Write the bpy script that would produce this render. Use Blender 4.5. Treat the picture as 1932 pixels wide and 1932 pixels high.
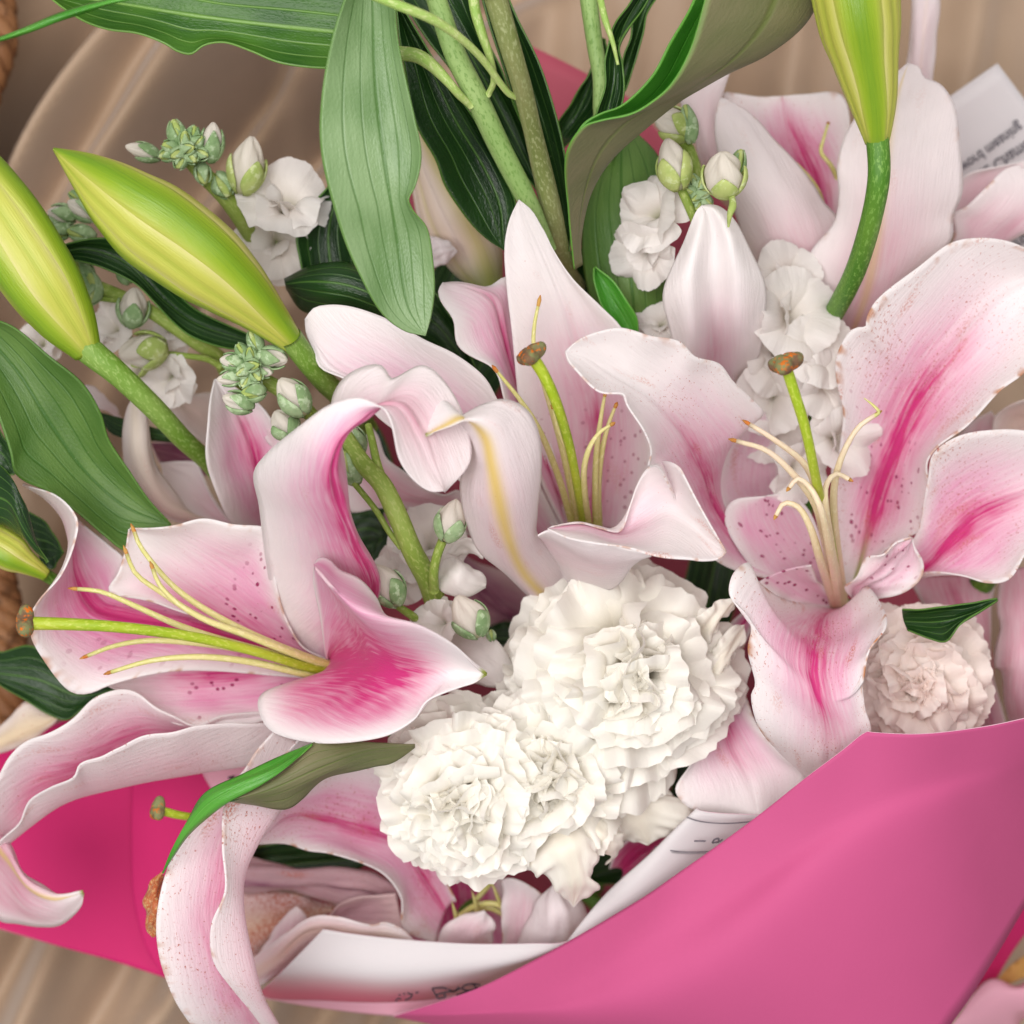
import bpy, math, random
import numpy as np
from mathutils import Vector, Matrix

for o in list(bpy.data.objects):
    bpy.data.objects.remove(o)
SC = bpy.context.scene
COL = SC.collection

# ------------------------------------------------------------------ camera, world, lamps, exposure
CAM_H, FOC, HALF = 0.95, 0.735, 0.19        # camera height, focus distance, half width of view at 0.75 m
cam_d = bpy.data.cameras.new('camera')
cam = bpy.data.objects.new('camera', cam_d)
COL.objects.link(cam)
cam.location = (0, 0, CAM_H)
cam_d.sensor_width = 36
cam_d.lens = 36 * 0.75 / (2 * HALF)
cam_d.clip_start, cam_d.clip_end = 0.01, 20
cam_d.dof.use_dof = True
cam_d.dof.focus_distance = FOC
cam_d.dof.aperture_fstop = 7.0
SC.camera = cam

W = bpy.data.worlds.new('World')
SC.world = W
W.use_nodes = True
bg = W.node_tree.nodes['Background']
bg.inputs[0].default_value = (1.0, 0.975, 0.965, 1)
bg.inputs[1].default_value = 0.42

def area(name, loc, target, size, power, col):
    d = bpy.data.lights.new(name, 'AREA')
    d.shape, d.size, d.energy, d.color = 'DISK', size, power, col
    o = bpy.data.objects.new(name, d)
    COL.objects.link(o)
    o.location = loc
    o.rotation_euler = (Vector(target) - Vector(loc)).to_track_quat('-Z', 'Y').to_euler()
    return o
area('window_light', (-0.30, 0.05, 1.42), (0, 0, 0.15), 1.1, 18, (1.0, 0.98, 0.96))
area('room_light', (0.7, 0.75, 1.3), (0, 0, 0.15), 0.9, 4, (1.0, 0.95, 0.91))
vs = SC.view_settings
SC.cycles.max_bounces, SC.cycles.diffuse_bounces, SC.cycles.glossy_bounces = 8, 7, 2
SC.cycles.use_adaptive_sampling, SC.cycles.adaptive_threshold = True, 0.02
SC.cycles.transmission_bounces, SC.cycles.transparent_max_bounces = 4, 4
vs.view_transform, vs.look, vs.exposure, vs.gamma = 'Standard', 'None', 0.02, 1.0

# ------------------------------------------------------------------ pixels to places
# A pixel gives a direction; every point also carries its own height above the cloth in cm.
TS = 1400 / 3840 * 1932 / 1932
K = 1400 / 1932 * 1932 / 3840
ORG = {0: (0, 0, 1)}
for i in range(9):
    ORG[i + 1] = ((0, 1200, 2440)[i % 3] * 1932 / 3840, (0, 1200, 2440)[i // 3] * 1932 / 3840, K)

def parse(s):
    t, out = 0, []
    for w in s.split():
        if ':' in w:
            a, w = w.split(':')
            t = int(a)
        x, y = w.split(',')
        ox, oy, k = ORG[t]
        out.append((ox + float(x) * k, oy + float(y) * k))
    return np.array(out)

def world(p):
    p = np.asarray(p, float)
    z = p[..., 2] / 100
    f = HALF * (CAM_H - z) / 0.75 / 966
    return np.stack([(p[..., 0] - 966) * f, (966 - p[..., 1]) * f, z], -1)

def pxsize(z):                                   # metres per picture pixel at height z (cm)
    return HALF * (CAM_H - z / 100) / 0.75 / 966

def spline(P, m=14):
    P = np.asarray(P, float)
    if len(P) == 2:
        return P[0] + (P[1] - P[0]) * np.linspace(0, 1, 30)[:, None]
    d = np.sqrt(np.maximum(np.linalg.norm(np.diff(P, axis=0), axis=1), 1e-6))
    t = np.concatenate([[0], np.cumsum(d)])
    n = len(P)
    T = np.zeros_like(P)
    for i in range(n):
        if i == 0:
            T[i] = (P[1] - P[0]) / d[0]
        elif i == n - 1:
            T[i] = (P[-1] - P[-2]) / d[-1]
        else:
            T[i] = ((P[i] - P[i - 1]) / d[i - 1] * d[i] + (P[i + 1] - P[i]) / d[i] * d[i - 1]) / (d[i] + d[i - 1])
    out = []
    for i in range(n - 1):
        h = d[i]
        s = np.linspace(0, 1, m, endpoint=(i == n - 2))[:, None]
        out.append((2*s**3 - 3*s**2 + 1) * P[i] + (s**3 - 2*s**2 + s) * h * T[i]
                   + (-2*s**3 + 3*s**2) * P[i+1] + (s**3 - s**2) * h * T[i+1])
    return np.concatenate(out)

def resample(Q, n):
    d = np.concatenate([[0], np.cumsum(np.linalg.norm(np.diff(Q, axis=0), axis=1))])
    d /= max(d[-1], 1e-9)
    t = np.linspace(0, 1, n)
    return np.stack([np.interp(t, d, Q[:, k]) for k in range(Q.shape[1])], -1)

def rail(s, z, n):
    q = resample(spline(parse(s)), n)
    z = np.atleast_1d(np.asarray(z, float))
    if len(z) == 1:
        zz = np.full(n, z[0])
    else:
        zs = spline(np.stack([np.linspace(0, 1, len(z)) * 3, z], -1), 10)
        zz = np.interp(np.linspace(0, 3, n), zs[:, 0], zs[:, 1])
    return np.concatenate([q, zz[:, None]], 1)

def sst(a, b, x):
    t = np.clip((x - a) / (b - a), 0, 1)
    return t * t * (3 - 2 * t)

def wob(x, seed, f):
    r = np.random.RandomState(seed)
    out = 0
    for k in range(4):
        out = out + np.sin(x * f * (0.6 + 0.55 * k) + r.rand() * 6.28) * (0.6 + 0.4 * r.rand()) / (1 + 0.4 * k)
    return out / 2

# ------------------------------------------------------------------ things and parts
ORIGIN = {}

def thing(name, label, cat, at, group=None):
    o = bpy.data.objects.new(name, None)
    o.empty_display_size = 0.01
    COL.objects.link(o)
    o.location = at
    o['label'], o['category'] = label, cat
    if group:
        o['group'] = group
    ORIGIN[o.name] = np.array(at, float)
    return o

def at_px(tile, x, y, z):
    ox, oy, k = ORG[tile]
    return tuple(world((ox + x * k, oy + y * k, z)))

def put(name, V, F, mats, parent, smooth=True, attrs=None, uvs=None):
    org = ORIGIN[parent.name] if parent is not None else np.mean(V, 0)
    me = bpy.data.meshes.new(name)
    me.from_pydata((np.asarray(V) - org).tolist(), [], F)
    o = bpy.data.objects.new(name, me)
    COL.objects.link(o)
    if parent is not None:
        o.parent = parent
    else:
        o.location = org
    ORIGIN[o.name] = org
    for m in mats:
        me.materials.append(m)
    if smooth:
        me.polygons.foreach_set('use_smooth', [True] * len(me.polygons))
    for k, a in (attrs or {}).items():
        at = me.attributes.new(k, 'FLOAT_COLOR', 'POINT')
        at.data.foreach_set('color', np.ascontiguousarray(a, np.float32).ravel())
    if uvs:
        idx = np.empty(len(me.loops), int)
        me.loops.foreach_get('vertex_index', idx)
        for k, a in uvs.items():
            l = me.uv_layers.new(name=k)
            l.data.foreach_set('uv', np.ascontiguousarray(a[idx], np.float32).ravel())
    me.update()
    return o

def solid(o, t, back, rim=0):
    m = o.modifiers.new('thickness', 'SOLIDIFY')
    m.thickness, m.offset = t, -1
    m.use_rim = True
    m.material_offset = back
    m.material_offset_rim = rim

def grid_faces(nv, nu, flip=False, closed=False):
    F = []
    for j in range(nv - 1):
        for i in range(nu if closed else nu - 1):
            i2 = (i + 1) % nu
            a, b, c, d = j*nu + i, j*nu + i2, (j+1)*nu + i2, (j+1)*nu + i
            F.append((a, d, c, b) if flip else (a, b, c, d))
    return F

def paint_none(u, v):
    z = np.zeros(u.shape + (4,))
    return z, z.copy()

def sheet(name, rails, mats, parent, paint=None, nu=22, nv=56, ruf=0.0, rf=9.0, seed=1, thick=0.0006,
          back=False, crumple=0.0, bow=0.0, groove=None):
    """a surface lofted through rails; each rail is (pixels, heights in cm)"""
    R = [rail(s, z, nv) for s, z in rails]
    n = len(R)
    P = np.stack(R, 1)                              # nv, n, 3
    t = np.linspace(-1, 1, nu)
    un = np.linspace(-1, 1, n)
    if n == 2:
        w = np.stack([(1 - t) / 2, (1 + t) / 2], 0)
    elif n == 3:
        w = np.stack([t * (t - 1) / 2, 1 - t * t, t * (t + 1) / 2], 0)
    else:
        w = np.zeros((n, nu))
        for i, tt in enumerate(t):
            s = (tt + 1) / 2 * (n - 1)
            k = min(int(s), n - 2)
            f = s - k
            c = [-.5*f**3 + f**2 - .5*f, 1.5*f**3 - 2.5*f**2 + 1, -1.5*f**3 + 2*f**2 + .5*f, .5*f**3 - .5*f**2]
            for q, cc in zip((k-1, k, k+1, k+2), c):
                if q < 0:
                    w[0, i] += 2*cc; w[1, i] -= cc
                elif q > n - 1:
                    w[n-1, i] += 2*cc; w[n-2, i] -= cc
                else:
                    w[q, i] += cc
    G = np.einsum('vnk,nu->vuk', P, w)
    V = world(G)
    U, VV = np.meshgrid(t, np.linspace(0, 1, nv))
    if bow:
        V[..., 2] += bow * 0.01 * (1 - U**2) * np.sin(np.pi * VV)
    du = np.gradient(V, axis=1)
    dv = np.gradient(V, axis=0)
    N = np.cross(du, dv)
    N /= np.maximum(np.linalg.norm(N, axis=-1, keepdims=True), 1e-12)
    env = np.sin(np.pi * np.clip(VV, 0, 1)) ** 0.5
    if ruf:
        d = (sst(.35, 1, -U) * wob(VV, seed, rf) + sst(.35, 1, U) * wob(VV, seed + 7, rf)) * env
        V = V + N * (d * ruf * 0.01)[..., None]
    if crumple:
        r = np.random.RandomState(seed)
        d = 0
        for k in range(5):
            a, b, c = r.rand(3) * 6.28
            d = d + np.sin(U * (2 + 2*k) * math.cos(a) + VV * (5 + 4*k) * math.sin(a) + b + c * U) / (1 + .6 * k)
        V = V + N * (d * crumple * 0.01 * env)[..., None]
    up = np.mean(N[..., 2]) > 0
    if groove:
        g = (np.exp(-((U - groove[0]) / .05) ** 2) - .45 * np.exp(-((np.abs(U - groove[0]) - .13) / .06) ** 2)) * env * sst(1.05, .8, VV)
        V = V - N * (g * groove[1] * 0.01 * (1 if up else -1) * (-1 if back else 1))[..., None]
    flip = (not up) != back
    wid = np.linalg.norm(np.diff(V, axis=1), axis=-1).sum(1) * 50
    ln = np.concatenate([[0], np.cumsum(np.linalg.norm(np.diff(V[:, nu // 2], axis=0), axis=1))]) * 100
    uv = np.stack([U * wid[:, None], np.repeat(ln[:, None], nu, 1)], -1).reshape(-1, 2) + seed * 3.7
    nr = np.stack([U, VV], -1).reshape(-1, 2)
    t1, t2 = (paint or paint_none)(U, VV)
    o = put(name, V.reshape(-1, 3), grid_faces(nv, nu, flip), mats, parent,
            attrs={'tint': t1.reshape(-1, 4), 'wear_bounce': t2.reshape(-1, 4)}, uvs={'uv': uv, 'nrm': nr})
    solid(o, thick, 1 if len(mats) > 1 else 0, 2 if len(mats) > 2 else 0)
    return o

def tube(name, s, z, rad, mat, parent, n=28, seg=10, cap=True):
    """a tapering round stem; rad in picture pixels at its own height"""
    q = rail(s, z, n)
    V0 = world(q)
    rad = np.interp(np.linspace(0, 1, n), np.linspace(0, 1, len(rad)), rad) * np.array([pxsize(zz) for zz in q[:, 2]])
    return tube3(name, V0, rad, mat, parent, seg)

def tube3(name, V0, rad, mat, parent, seg=10, attrs=None):
    n = len(V0)
    T = np.gradient(V0, axis=0)
    T /= np.maximum(np.linalg.norm(T, axis=1, keepdims=True), 1e-12)
    a = np.array([0.3, 0.2, 1.0])
    V, UV = [], []
    ln = np.concatenate([[0], np.cumsum(np.linalg.norm(np.diff(V0, axis=0), axis=1))]) * 100
    for i in range(n):
        x = np.cross(T[i], a); x /= np.linalg.norm(x) + 1e-12
        y = np.cross(T[i], x)
        for k in range(seg):
            f = 2 * math.pi * k / seg
            V.append(V0[i] + rad[i] * (x * math.cos(f) + y * math.sin(f)))
            UV.append((k / seg * rad[i] * 628, ln[i]))
    F = grid_faces(n, seg, False, True)
    F.append(tuple(range(seg)))
    F.append(tuple((n - 1) * seg + k for k in range(seg))[::-1])
    UV = np.array(UV)
    return put(name, np.array(V), F, [mat], parent, uvs={'uv': UV, 'nrm': UV})

# ------------------------------------------------------------------ materials
class NT:
    def __init__(s, name):
        s.m = bpy.data.materials.new(name)
        s.m.use_nodes = True
        s.t = s.m.node_tree
        s.t.nodes.clear()
    def n(s, kind, ins=None, **kw):
        x = s.t.nodes.new(kind)
        for k, v in kw.items():
            setattr(x, k, v)
        for k, v in (ins or {}).items():
            if isinstance(v, bpy.types.NodeSocket):
                s.t.links.new(v, x.inputs[k])
            else:
                if isinstance(v, tuple) and len(v) == 3 and x.inputs[k].type == 'RGBA':
                    v = (*v, 1.0)
                x.inputs[k].default_value = v
        return x
    def math(s, op, a, b=0.0, clamp=False):
        return s.n('ShaderNodeMath', {0: a, 1: b}, operation=op, use_clamp=clamp).outputs[0]
    def mix(s, f, a, b, mode='MIX'):
        x = s.n('ShaderNodeMix', data_type='RGBA', blend_type=mode)
        for i, v in ((0, f), (6, a), (7, b)):
            if isinstance(v, bpy.types.NodeSocket):
                s.t.links.new(v, x.inputs[i])
            else:
                x.inputs[i].default_value = v if i == 0 else (*v, 1)
        return x.outputs[2]
    def uv(s, layer, scale):
        u = s.n('ShaderNodeUVMap', uv_map=layer).outputs[0]
        return s.n('ShaderNodeMapping', {0: u, 3: scale}).outputs[0]
    def noise(s, vec, scale=1.0, detail=3.0, rough=.55):
        return s.n('ShaderNodeTexNoise', {'Vector': vec, 'Scale': scale, 'Detail': detail, 'Roughness': rough}).outputs[0]
    def ramp(s, f, a, b):
        return s.n('ShaderNodeMapRange', {0: f, 1: a, 2: b, 3: 0.0, 4: 1.0}, interpolation_type='SMOOTHSTEP').outputs[0]
    def out(s, sh):
        s.t.links.new(sh, s.n('ShaderNodeOutputMaterial').inputs[0])
        return s.m
    def bsdf(s, col, rough=.5, spec=.4, bump=None, bs=.2, bd=.001, trans=0.0, tcol=None, sheen=0.0, coat=0.0):
        ins = {'Base Color': col, 'Roughness': rough, 'Specular IOR Level': spec}
        if bump is not None:
            nb = s.n('ShaderNodeBump', {'Strength': bs, 'Distance': bd, 'Height': bump}).outputs[0]
            ins['Normal'] = nb
        p = s.n('ShaderNodeBsdfPrincipled', ins)
        if sheen:
            p.inputs['Sheen Weight'].default_value = sheen
        if coat:
            p.inputs['Coat Weight'].default_value = coat
        if not trans:
            return s.out(p.outputs[0])
        tr = s.n('ShaderNodeBsdfTranslucent', {'Color': tcol if tcol is not None else col})
        return s.out(s.n('ShaderNodeMixShader', {0: trans, 1: p.outputs[0], 2: tr.outputs[0]}).outputs[0])

def c3(*a):
    return tuple(a)

def srgb(r, g, b):
    return tuple(((x / 255 + .055) / 1.055) ** 2.4 if x > 10 else x / 255 / 12.92 for x in (r, g, b))

def petal_mat(name, white, blush, deep, k, trans=.30, veins=.32, spots=True):
    t = NT(name)
    a1 = t.n('ShaderNodeAttribute', attribute_name='tint')
    a2 = t.n('ShaderNodeAttribute', attribute_name='wear_bounce')
    s1 = t.n('ShaderNodeSeparateColor', {0: a1.outputs[0]})
    s2 = t.n('ShaderNodeSeparateColor', {0: a2.outputs[0]})
    st = t.noise(t.uv('uv', (7, .55, 1)), 1.0, 2.0, .6)
    fine = t.noise(t.uv('uv', (16, 1.6, 1)), 1.0, 1.0, .6)
    blot = t.noise(t.uv('uv', (1.3, .8, 1)), 1.0, 1.0)
    mod = t.math('ADD', t.math('MULTIPLY', st, .95), t.math('ADD', t.math('MULTIPLY', blot, .5), .18))
    f1 = t.math('MULTIPLY', t.math('MULTIPLY', s1.outputs[0], k), mod, True)
    f2 = t.math('MULTIPLY', t.math('MULTIPLY', s1.outputs[1], k), t.math('MULTIPLY', mod, mod), True)
    tone = t.mix(t.ramp(blot, .3, .7), tuple(x * .97 for x in white), white)
    c = t.mix(f1, tone, blush)
    c = t.mix(f2, c, deep)
    c = t.mix(s2.outputs[0], c, srgb(236, 208, 120))
    c = t.mix(s2.outputs[1], c, srgb(160, 170, 50))
    if spots:
        vo = t.n('ShaderNodeTexVoronoi', {'Vector': t.uv('uv', (1, 1, 1)), 'Scale': 2.5, 'Randomness': .9})
        sp = t.math('MULTIPLY', t.ramp(vo.outputs[0], .25, .18), s1.outputs[2], True)
        c = t.mix(sp, c, srgb(160, 30, 95))
    pn = t.noise(t.uv('uv', (5, 3.2, 1)), 2.2, 3.0, .75)
    pl = t.noise(t.uv('uv', (.5, .35, 1)), 1.0, 0.0)
    thr = t.math('SUBTRACT', .750, t.math('MULTIPLY', a1.outputs['Alpha'], t.math('ADD', .06, t.math('MULTIPLY', pl, .24))))
    pol = t.n('ShaderNodeMapRange', {0: t.math('SUBTRACT', pn, thr), 1: 0.0, 2: .05}).outputs[0]
    c = t.mix(t.math('MULTIPLY', pol, .8), c, srgb(186, 78, 34))
    sm = t.ramp(t.noise(t.uv('uv', (.9, .28, 1)), 1.3, 1.0), .62, .80)
    sm = t.math('MULTIPLY', t.math('MULTIPLY', sm, t.ramp(t.noise(t.uv('uv', (9, 6, 1)), 1.6, 2.0, .7), .44, .60)), t.math('MULTIPLY', a1.outputs['Alpha'], 1.5), True)
    c = t.mix(t.math('MULTIPLY', sm, .75), c, srgb(204, 96, 44))
    eb = t.math('MULTIPLY', s2.outputs[2], t.ramp(t.noise(t.uv('uv', (1.2, 1.2, 1)), 1.0, 2.0, .7), .50, .66), True)
    c = t.mix(eb, c, srgb(196, 120, 50))
    cell = t.noise(t.uv('uv', (14, 7, 1)), 2.0, 1.0)
    b = t.math('ADD', t.math('MULTIPLY', st, 1.0), t.math('ADD', t.math('MULTIPLY', fine, .6), t.math('MULTIPLY', cell, .35)))
    return t.bsdf(c, .42, .38, b, veins, .0012, trans, sheen=.15)

LW, LB, LD = srgb(252, 246, 246), srgb(236, 154, 197), srgb(216, 56, 132)
M_PET = petal_mat('lily_petal_inner', LW, LB, LD, 1.0)
M_PETB = petal_mat('lily_petal_outer', srgb(247, 238, 239), srgb(237, 182, 200), srgb(214, 112, 150), .75, spots=False)
M_CARN = petal_mat('carnation_white', srgb(253, 250, 243), LB, LD, .3, .32, .16, False)
M_CREAM = petal_mat('carnation_cream', srgb(253, 240, 234), LB, LD, .3, .34, .16, False)
M_STOCK = petal_mat('stock_white', srgb(248, 243, 240), LB, LD, .3, .40, .35, False)
M_BROWN = petal_mat('browned_petal', srgb(212, 164, 110), LB, LD, .3, .15, .6, False)
M_WILT = petal_mat('wilted_petal', srgb(226, 196, 196), srgb(196, 140, 160), srgb(150, 74, 112), 1.0, .2, .6, False)

def leaf_mat(name, col, col2, rough, vein, veinw=.5, trans=.12, gl=.36):
    t = NT(name)
    nr = t.n('ShaderNodeSeparateXYZ', {0: t.n('ShaderNodeUVMap', uv_map='nrm').outputs[0]})
    u = nr.outputs[0]
    ph = t.math('MULTIPLY', u, 3.0)
    fr = t.math('ABSOLUTE', t.math('SUBTRACT', ph, t.math('ROUND', ph)))
    line = t.ramp(fr, .085, .01)
    mid = t.ramp(t.math('ABSOLUTE', u), .06, .015)
    st = t.noise(t.uv('uv', (9, .5, 1)), 1.0, 2.0, .6)
    cell = t.noise(t.uv('uv', (7, 3.5, 1)), 2.0, 1.0, .6)
    bl = t.noise(t.uv('uv', (.6, .35, 1)), 1.0, 1.0)
    c = t.mix(t.ramp(t.math('ADD', t.math('MULTIPLY', st, .25), t.math('MULTIPLY', bl, .75)), .3, .7), col, col2)
    vl = t.math('MULTIPLY', t.math('MAXIMUM', t.math('MULTIPLY', line, .8), mid), veinw)
    c = t.mix(vl, c, vein)
    dust = t.ramp(t.noise(t.uv('uv', (3, 2.4, 1)), 2.5, 3.0, .7), .70, .76)
    c = t.mix(t.math('MULTIPLY', dust, .5), c, srgb(190, 195, 160))
    edge = t.ramp(t.math('ABSOLUTE', u), .955, .99)
    c = t.mix(t.math('MULTIPLY', edge, .35), c, srgb(110, 155, 60))
    b = t.math('ADD', t.math('MULTIPLY', t.math('MAXIMUM', line, mid), -1.0),
               t.math('ADD', t.math('MULTIPLY', st, .5), t.math('MULTIPLY', cell, .5)))
    return t.bsdf(c, rough, gl, b, .35, .0012, trans)

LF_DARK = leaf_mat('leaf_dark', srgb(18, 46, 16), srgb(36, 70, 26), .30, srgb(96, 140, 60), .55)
LF_MID = leaf_mat('leaf_green', srgb(40, 84, 20), srgb(74, 118, 36), .32, srgb(150, 190, 100), .55)
LF_PALE = leaf_mat('leaf_pale', srgb(100, 134, 78), srgb(138, 166, 116), .36, srgb(66, 110, 34), .8, gl=.55)
LF_BACK = leaf_mat('leaf_underside', srgb(72, 108, 44), srgb(100, 132, 64), .42, srgb(52, 98, 26), .75)
LF_OLIVE = leaf_mat('leaf_underside_olive', srgb(104, 108, 70), srgb(128, 122, 90), .5, srgb(96, 116, 44), .6)
LF_BRIGHT = leaf_mat('leaf_bright', srgb(58, 134, 34), srgb(92, 164, 60), .28, srgb(130, 190, 90), .3)

def stem_mat(name, a, b, c, rough=.45):
    t = NT(name)
    n1 = t.noise(t.uv('uv', (6, 2.2, 1)), 1.6, 4.0, .65)
    n2 = t.noise(t.uv('uv', (.5, .22, 1)), 1.0, 2.0)
    col = t.mix(t.ramp(n2, .35, .65), a, b)
    col = t.mix(t.math('MULTIPLY', t.ramp(n1, .5, .62), .75), col, c)
    return t.bsdf(col, rough, .4, n1, .3, .001, .06)
ST_GREEN = stem_mat('stem_green', srgb(104, 146, 44), srgb(128, 160, 72), srgb(158, 186, 104))
ST_PALE = stem_mat('stem_pale', srgb(146, 178, 104), srgb(168, 196, 124), srgb(112, 150, 70))
ST_BROWN = stem_mat('stem_brown', srgb(120, 130, 72), srgb(146, 148, 96), srgb(170, 176, 128))
ST_DEEP = stem_mat('stem_deep', srgb(70, 122, 28), srgb(96, 140, 44), srgb(130, 172, 80))
ST_LIGHT = stem_mat('stem_light', srgb(150, 186, 86), srgb(190, 206, 128), srgb(206, 216, 150))
ST_STOCK = stem_mat('stock_stem', srgb(128, 152, 58), srgb(150, 170, 80), srgb(172, 184, 108), .6)
FIL = stem_mat('filament', srgb(208, 206, 120), srgb(226, 214, 150), srgb(236, 226, 172), .4)
FILP = stem_mat('filament_pale', srgb(226, 208, 160), srgb(238, 214, 190), srgb(240, 226, 190), .4)
PIST = stem_mat('pistil', srgb(150, 178, 30), srgb(182, 194, 54), srgb(196, 206, 90), .4)

def blotch(name, a, b, c, sc=3.0, rough=.7, bs=.5, uvs=(1, 1, 1)):
    t = NT(name)
    co = t.n('ShaderNodeTexCoord').outputs['Object']
    n1 = t.noise(co, sc * 100, 4.0, .65)
    n2 = t.noise(co, sc * 40, 3.0, .6)
    col = t.mix(t.ramp(n2, .4, .6), a, b)
    col = t.mix(t.ramp(n1, .52, .62), col, c)
    return t.bsdf(col, rough, .3, n1, bs, .001)
STIG = blotch('stigma', srgb(126, 128, 84), srgb(112, 84, 62), srgb(206, 106, 24), 4, .8)
ANTH = blotch('anther_stub', srgb(196, 150, 80), srgb(176, 116, 56), srgb(196, 110, 44), 4, .8)
SEPAL = blotch('stock_sepal', srgb(124, 152, 104), srgb(152, 176, 132), srgb(178, 198, 160), 3, .85, .7)
SEPALY = blotch('stock_sepal_yellow', srgb(158, 176, 96), srgb(178, 190, 116), srgb(196, 206, 150), 3, .85, .5)
WICK = blotch('wicker', srgb(124, 82, 50), srgb(146, 102, 66), srgb(96, 62, 36), 1.2, .6)
GOLD = blotch('gold_ribbon', srgb(190, 150, 80), srgb(210, 170, 100), srgb(170, 126, 60), .6, .35)

def paper(name, col, rough=.42, trans=.10, mix=None):
    t = NT(name)
    co = t.n('ShaderNodeTexCoord').outputs['Object']
    n1 = t.noise(co, 900, 2.0)
    n2 = t.noise(co, 9, 3.0, .6)
    c = t.mix(t.ramp(n2, .3, .7), col, tuple(x * .94 for x in col))
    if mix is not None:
        a2 = t.n('ShaderNodeAttribute', attribute_name='wear_bounce')
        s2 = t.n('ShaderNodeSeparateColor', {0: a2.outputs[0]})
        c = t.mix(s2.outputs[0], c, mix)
    h = t.math('ADD', t.math('MULTIPLY', n1, .06), n2)
    return t.bsdf(c, rough, .4, h, .25, .004, trans)
PK = srgb(204, 86, 138)
PINK = paper('pink_paper', PK, .75, .10)
PINKD = paper('pink_paper_deep', srgb(214, 34, 112), .7, .10)
PALEP = paper('pale_pink_paper', srgb(240, 176, 196), .5, .15)
BACKP = paper('back_pink_paper', srgb(190, 84, 104), .6, .05)
WHITEP = paper('white_paper', srgb(226, 220, 222), .5, .15, srgb(216, 76, 116))  # pink mix colour imitates light from the wrap; only the liner uses it
EDGEP = paper('paper_edge', srgb(248, 206, 222), .6, .1)
INK = NT('ink')
INK = INK.bsdf((.02, .012, .02), .6, .3)
INKG = NT('ink_grey')
INKG = INKG.bsdf((.09, .08, .10), .6, .3)

def bud_mat(name, base, edge, rib):
    t = NT(name)
    a1 = t.n('ShaderNodeAttribute', attribute_name='tint')
    s1 = t.n('ShaderNodeSeparateColor', {0: a1.outputs[0]})
    st = t.noise(t.uv('uv', (11, .45, 1)), 1.0, 4.0, .6)
    fine = t.noise(t.uv('uv', (16, 3, 1)), 1.0, 3.0)
    c = t.mix(t.math('MULTIPLY', s1.outputs[1], t.math('ADD', st, .45), True), base, edge)
    c = t.mix(t.math('MULTIPLY', s1.outputs[0], t.math('ADD', st, .40), True), c, rib)
    c = t.mix(t.math('MULTIPLY', t.ramp(st, .45, .75), .16), c, rib)
    c = t.mix(t.math('MULTIPLY', s1.outputs[2], .8, True), c, srgb(120, 150, 40))
    return t.bsdf(c, .36, .45, t.math('ADD', st, t.math('MULTIPLY', fine, .5)), .28, .0012, .12)
BUDG = bud_mat('bud_green', srgb(152, 178, 38), srgb(196, 196, 92), srgb(92, 140, 24))
BUDC = bud_mat('bud_cream', srgb(196, 198, 86), srgb(226, 214, 160), srgb(150, 176, 46))
BUDW = bud_mat('bud_blush', srgb(232, 208, 186), srgb(236, 216, 206), srgb(206, 194, 96))

t = NT('satin_cloth')
co = t.n('ShaderNodeTexCoord').outputs['Object']
wv = t.noise(t.n('ShaderNodeMapping', {0: co, 3: (600, 2400, 600)}).outputs[0], 1.0, 2.0)
bl = t.noise(co, 7, 3.0)
cc = t.mix(t.ramp(bl, .3, .7), srgb(164, 138, 114), srgb(188, 162, 138))
CLOTH = t.bsdf(cc, .5, .35, wv, .08, .001, 0, sheen=.3)
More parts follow.
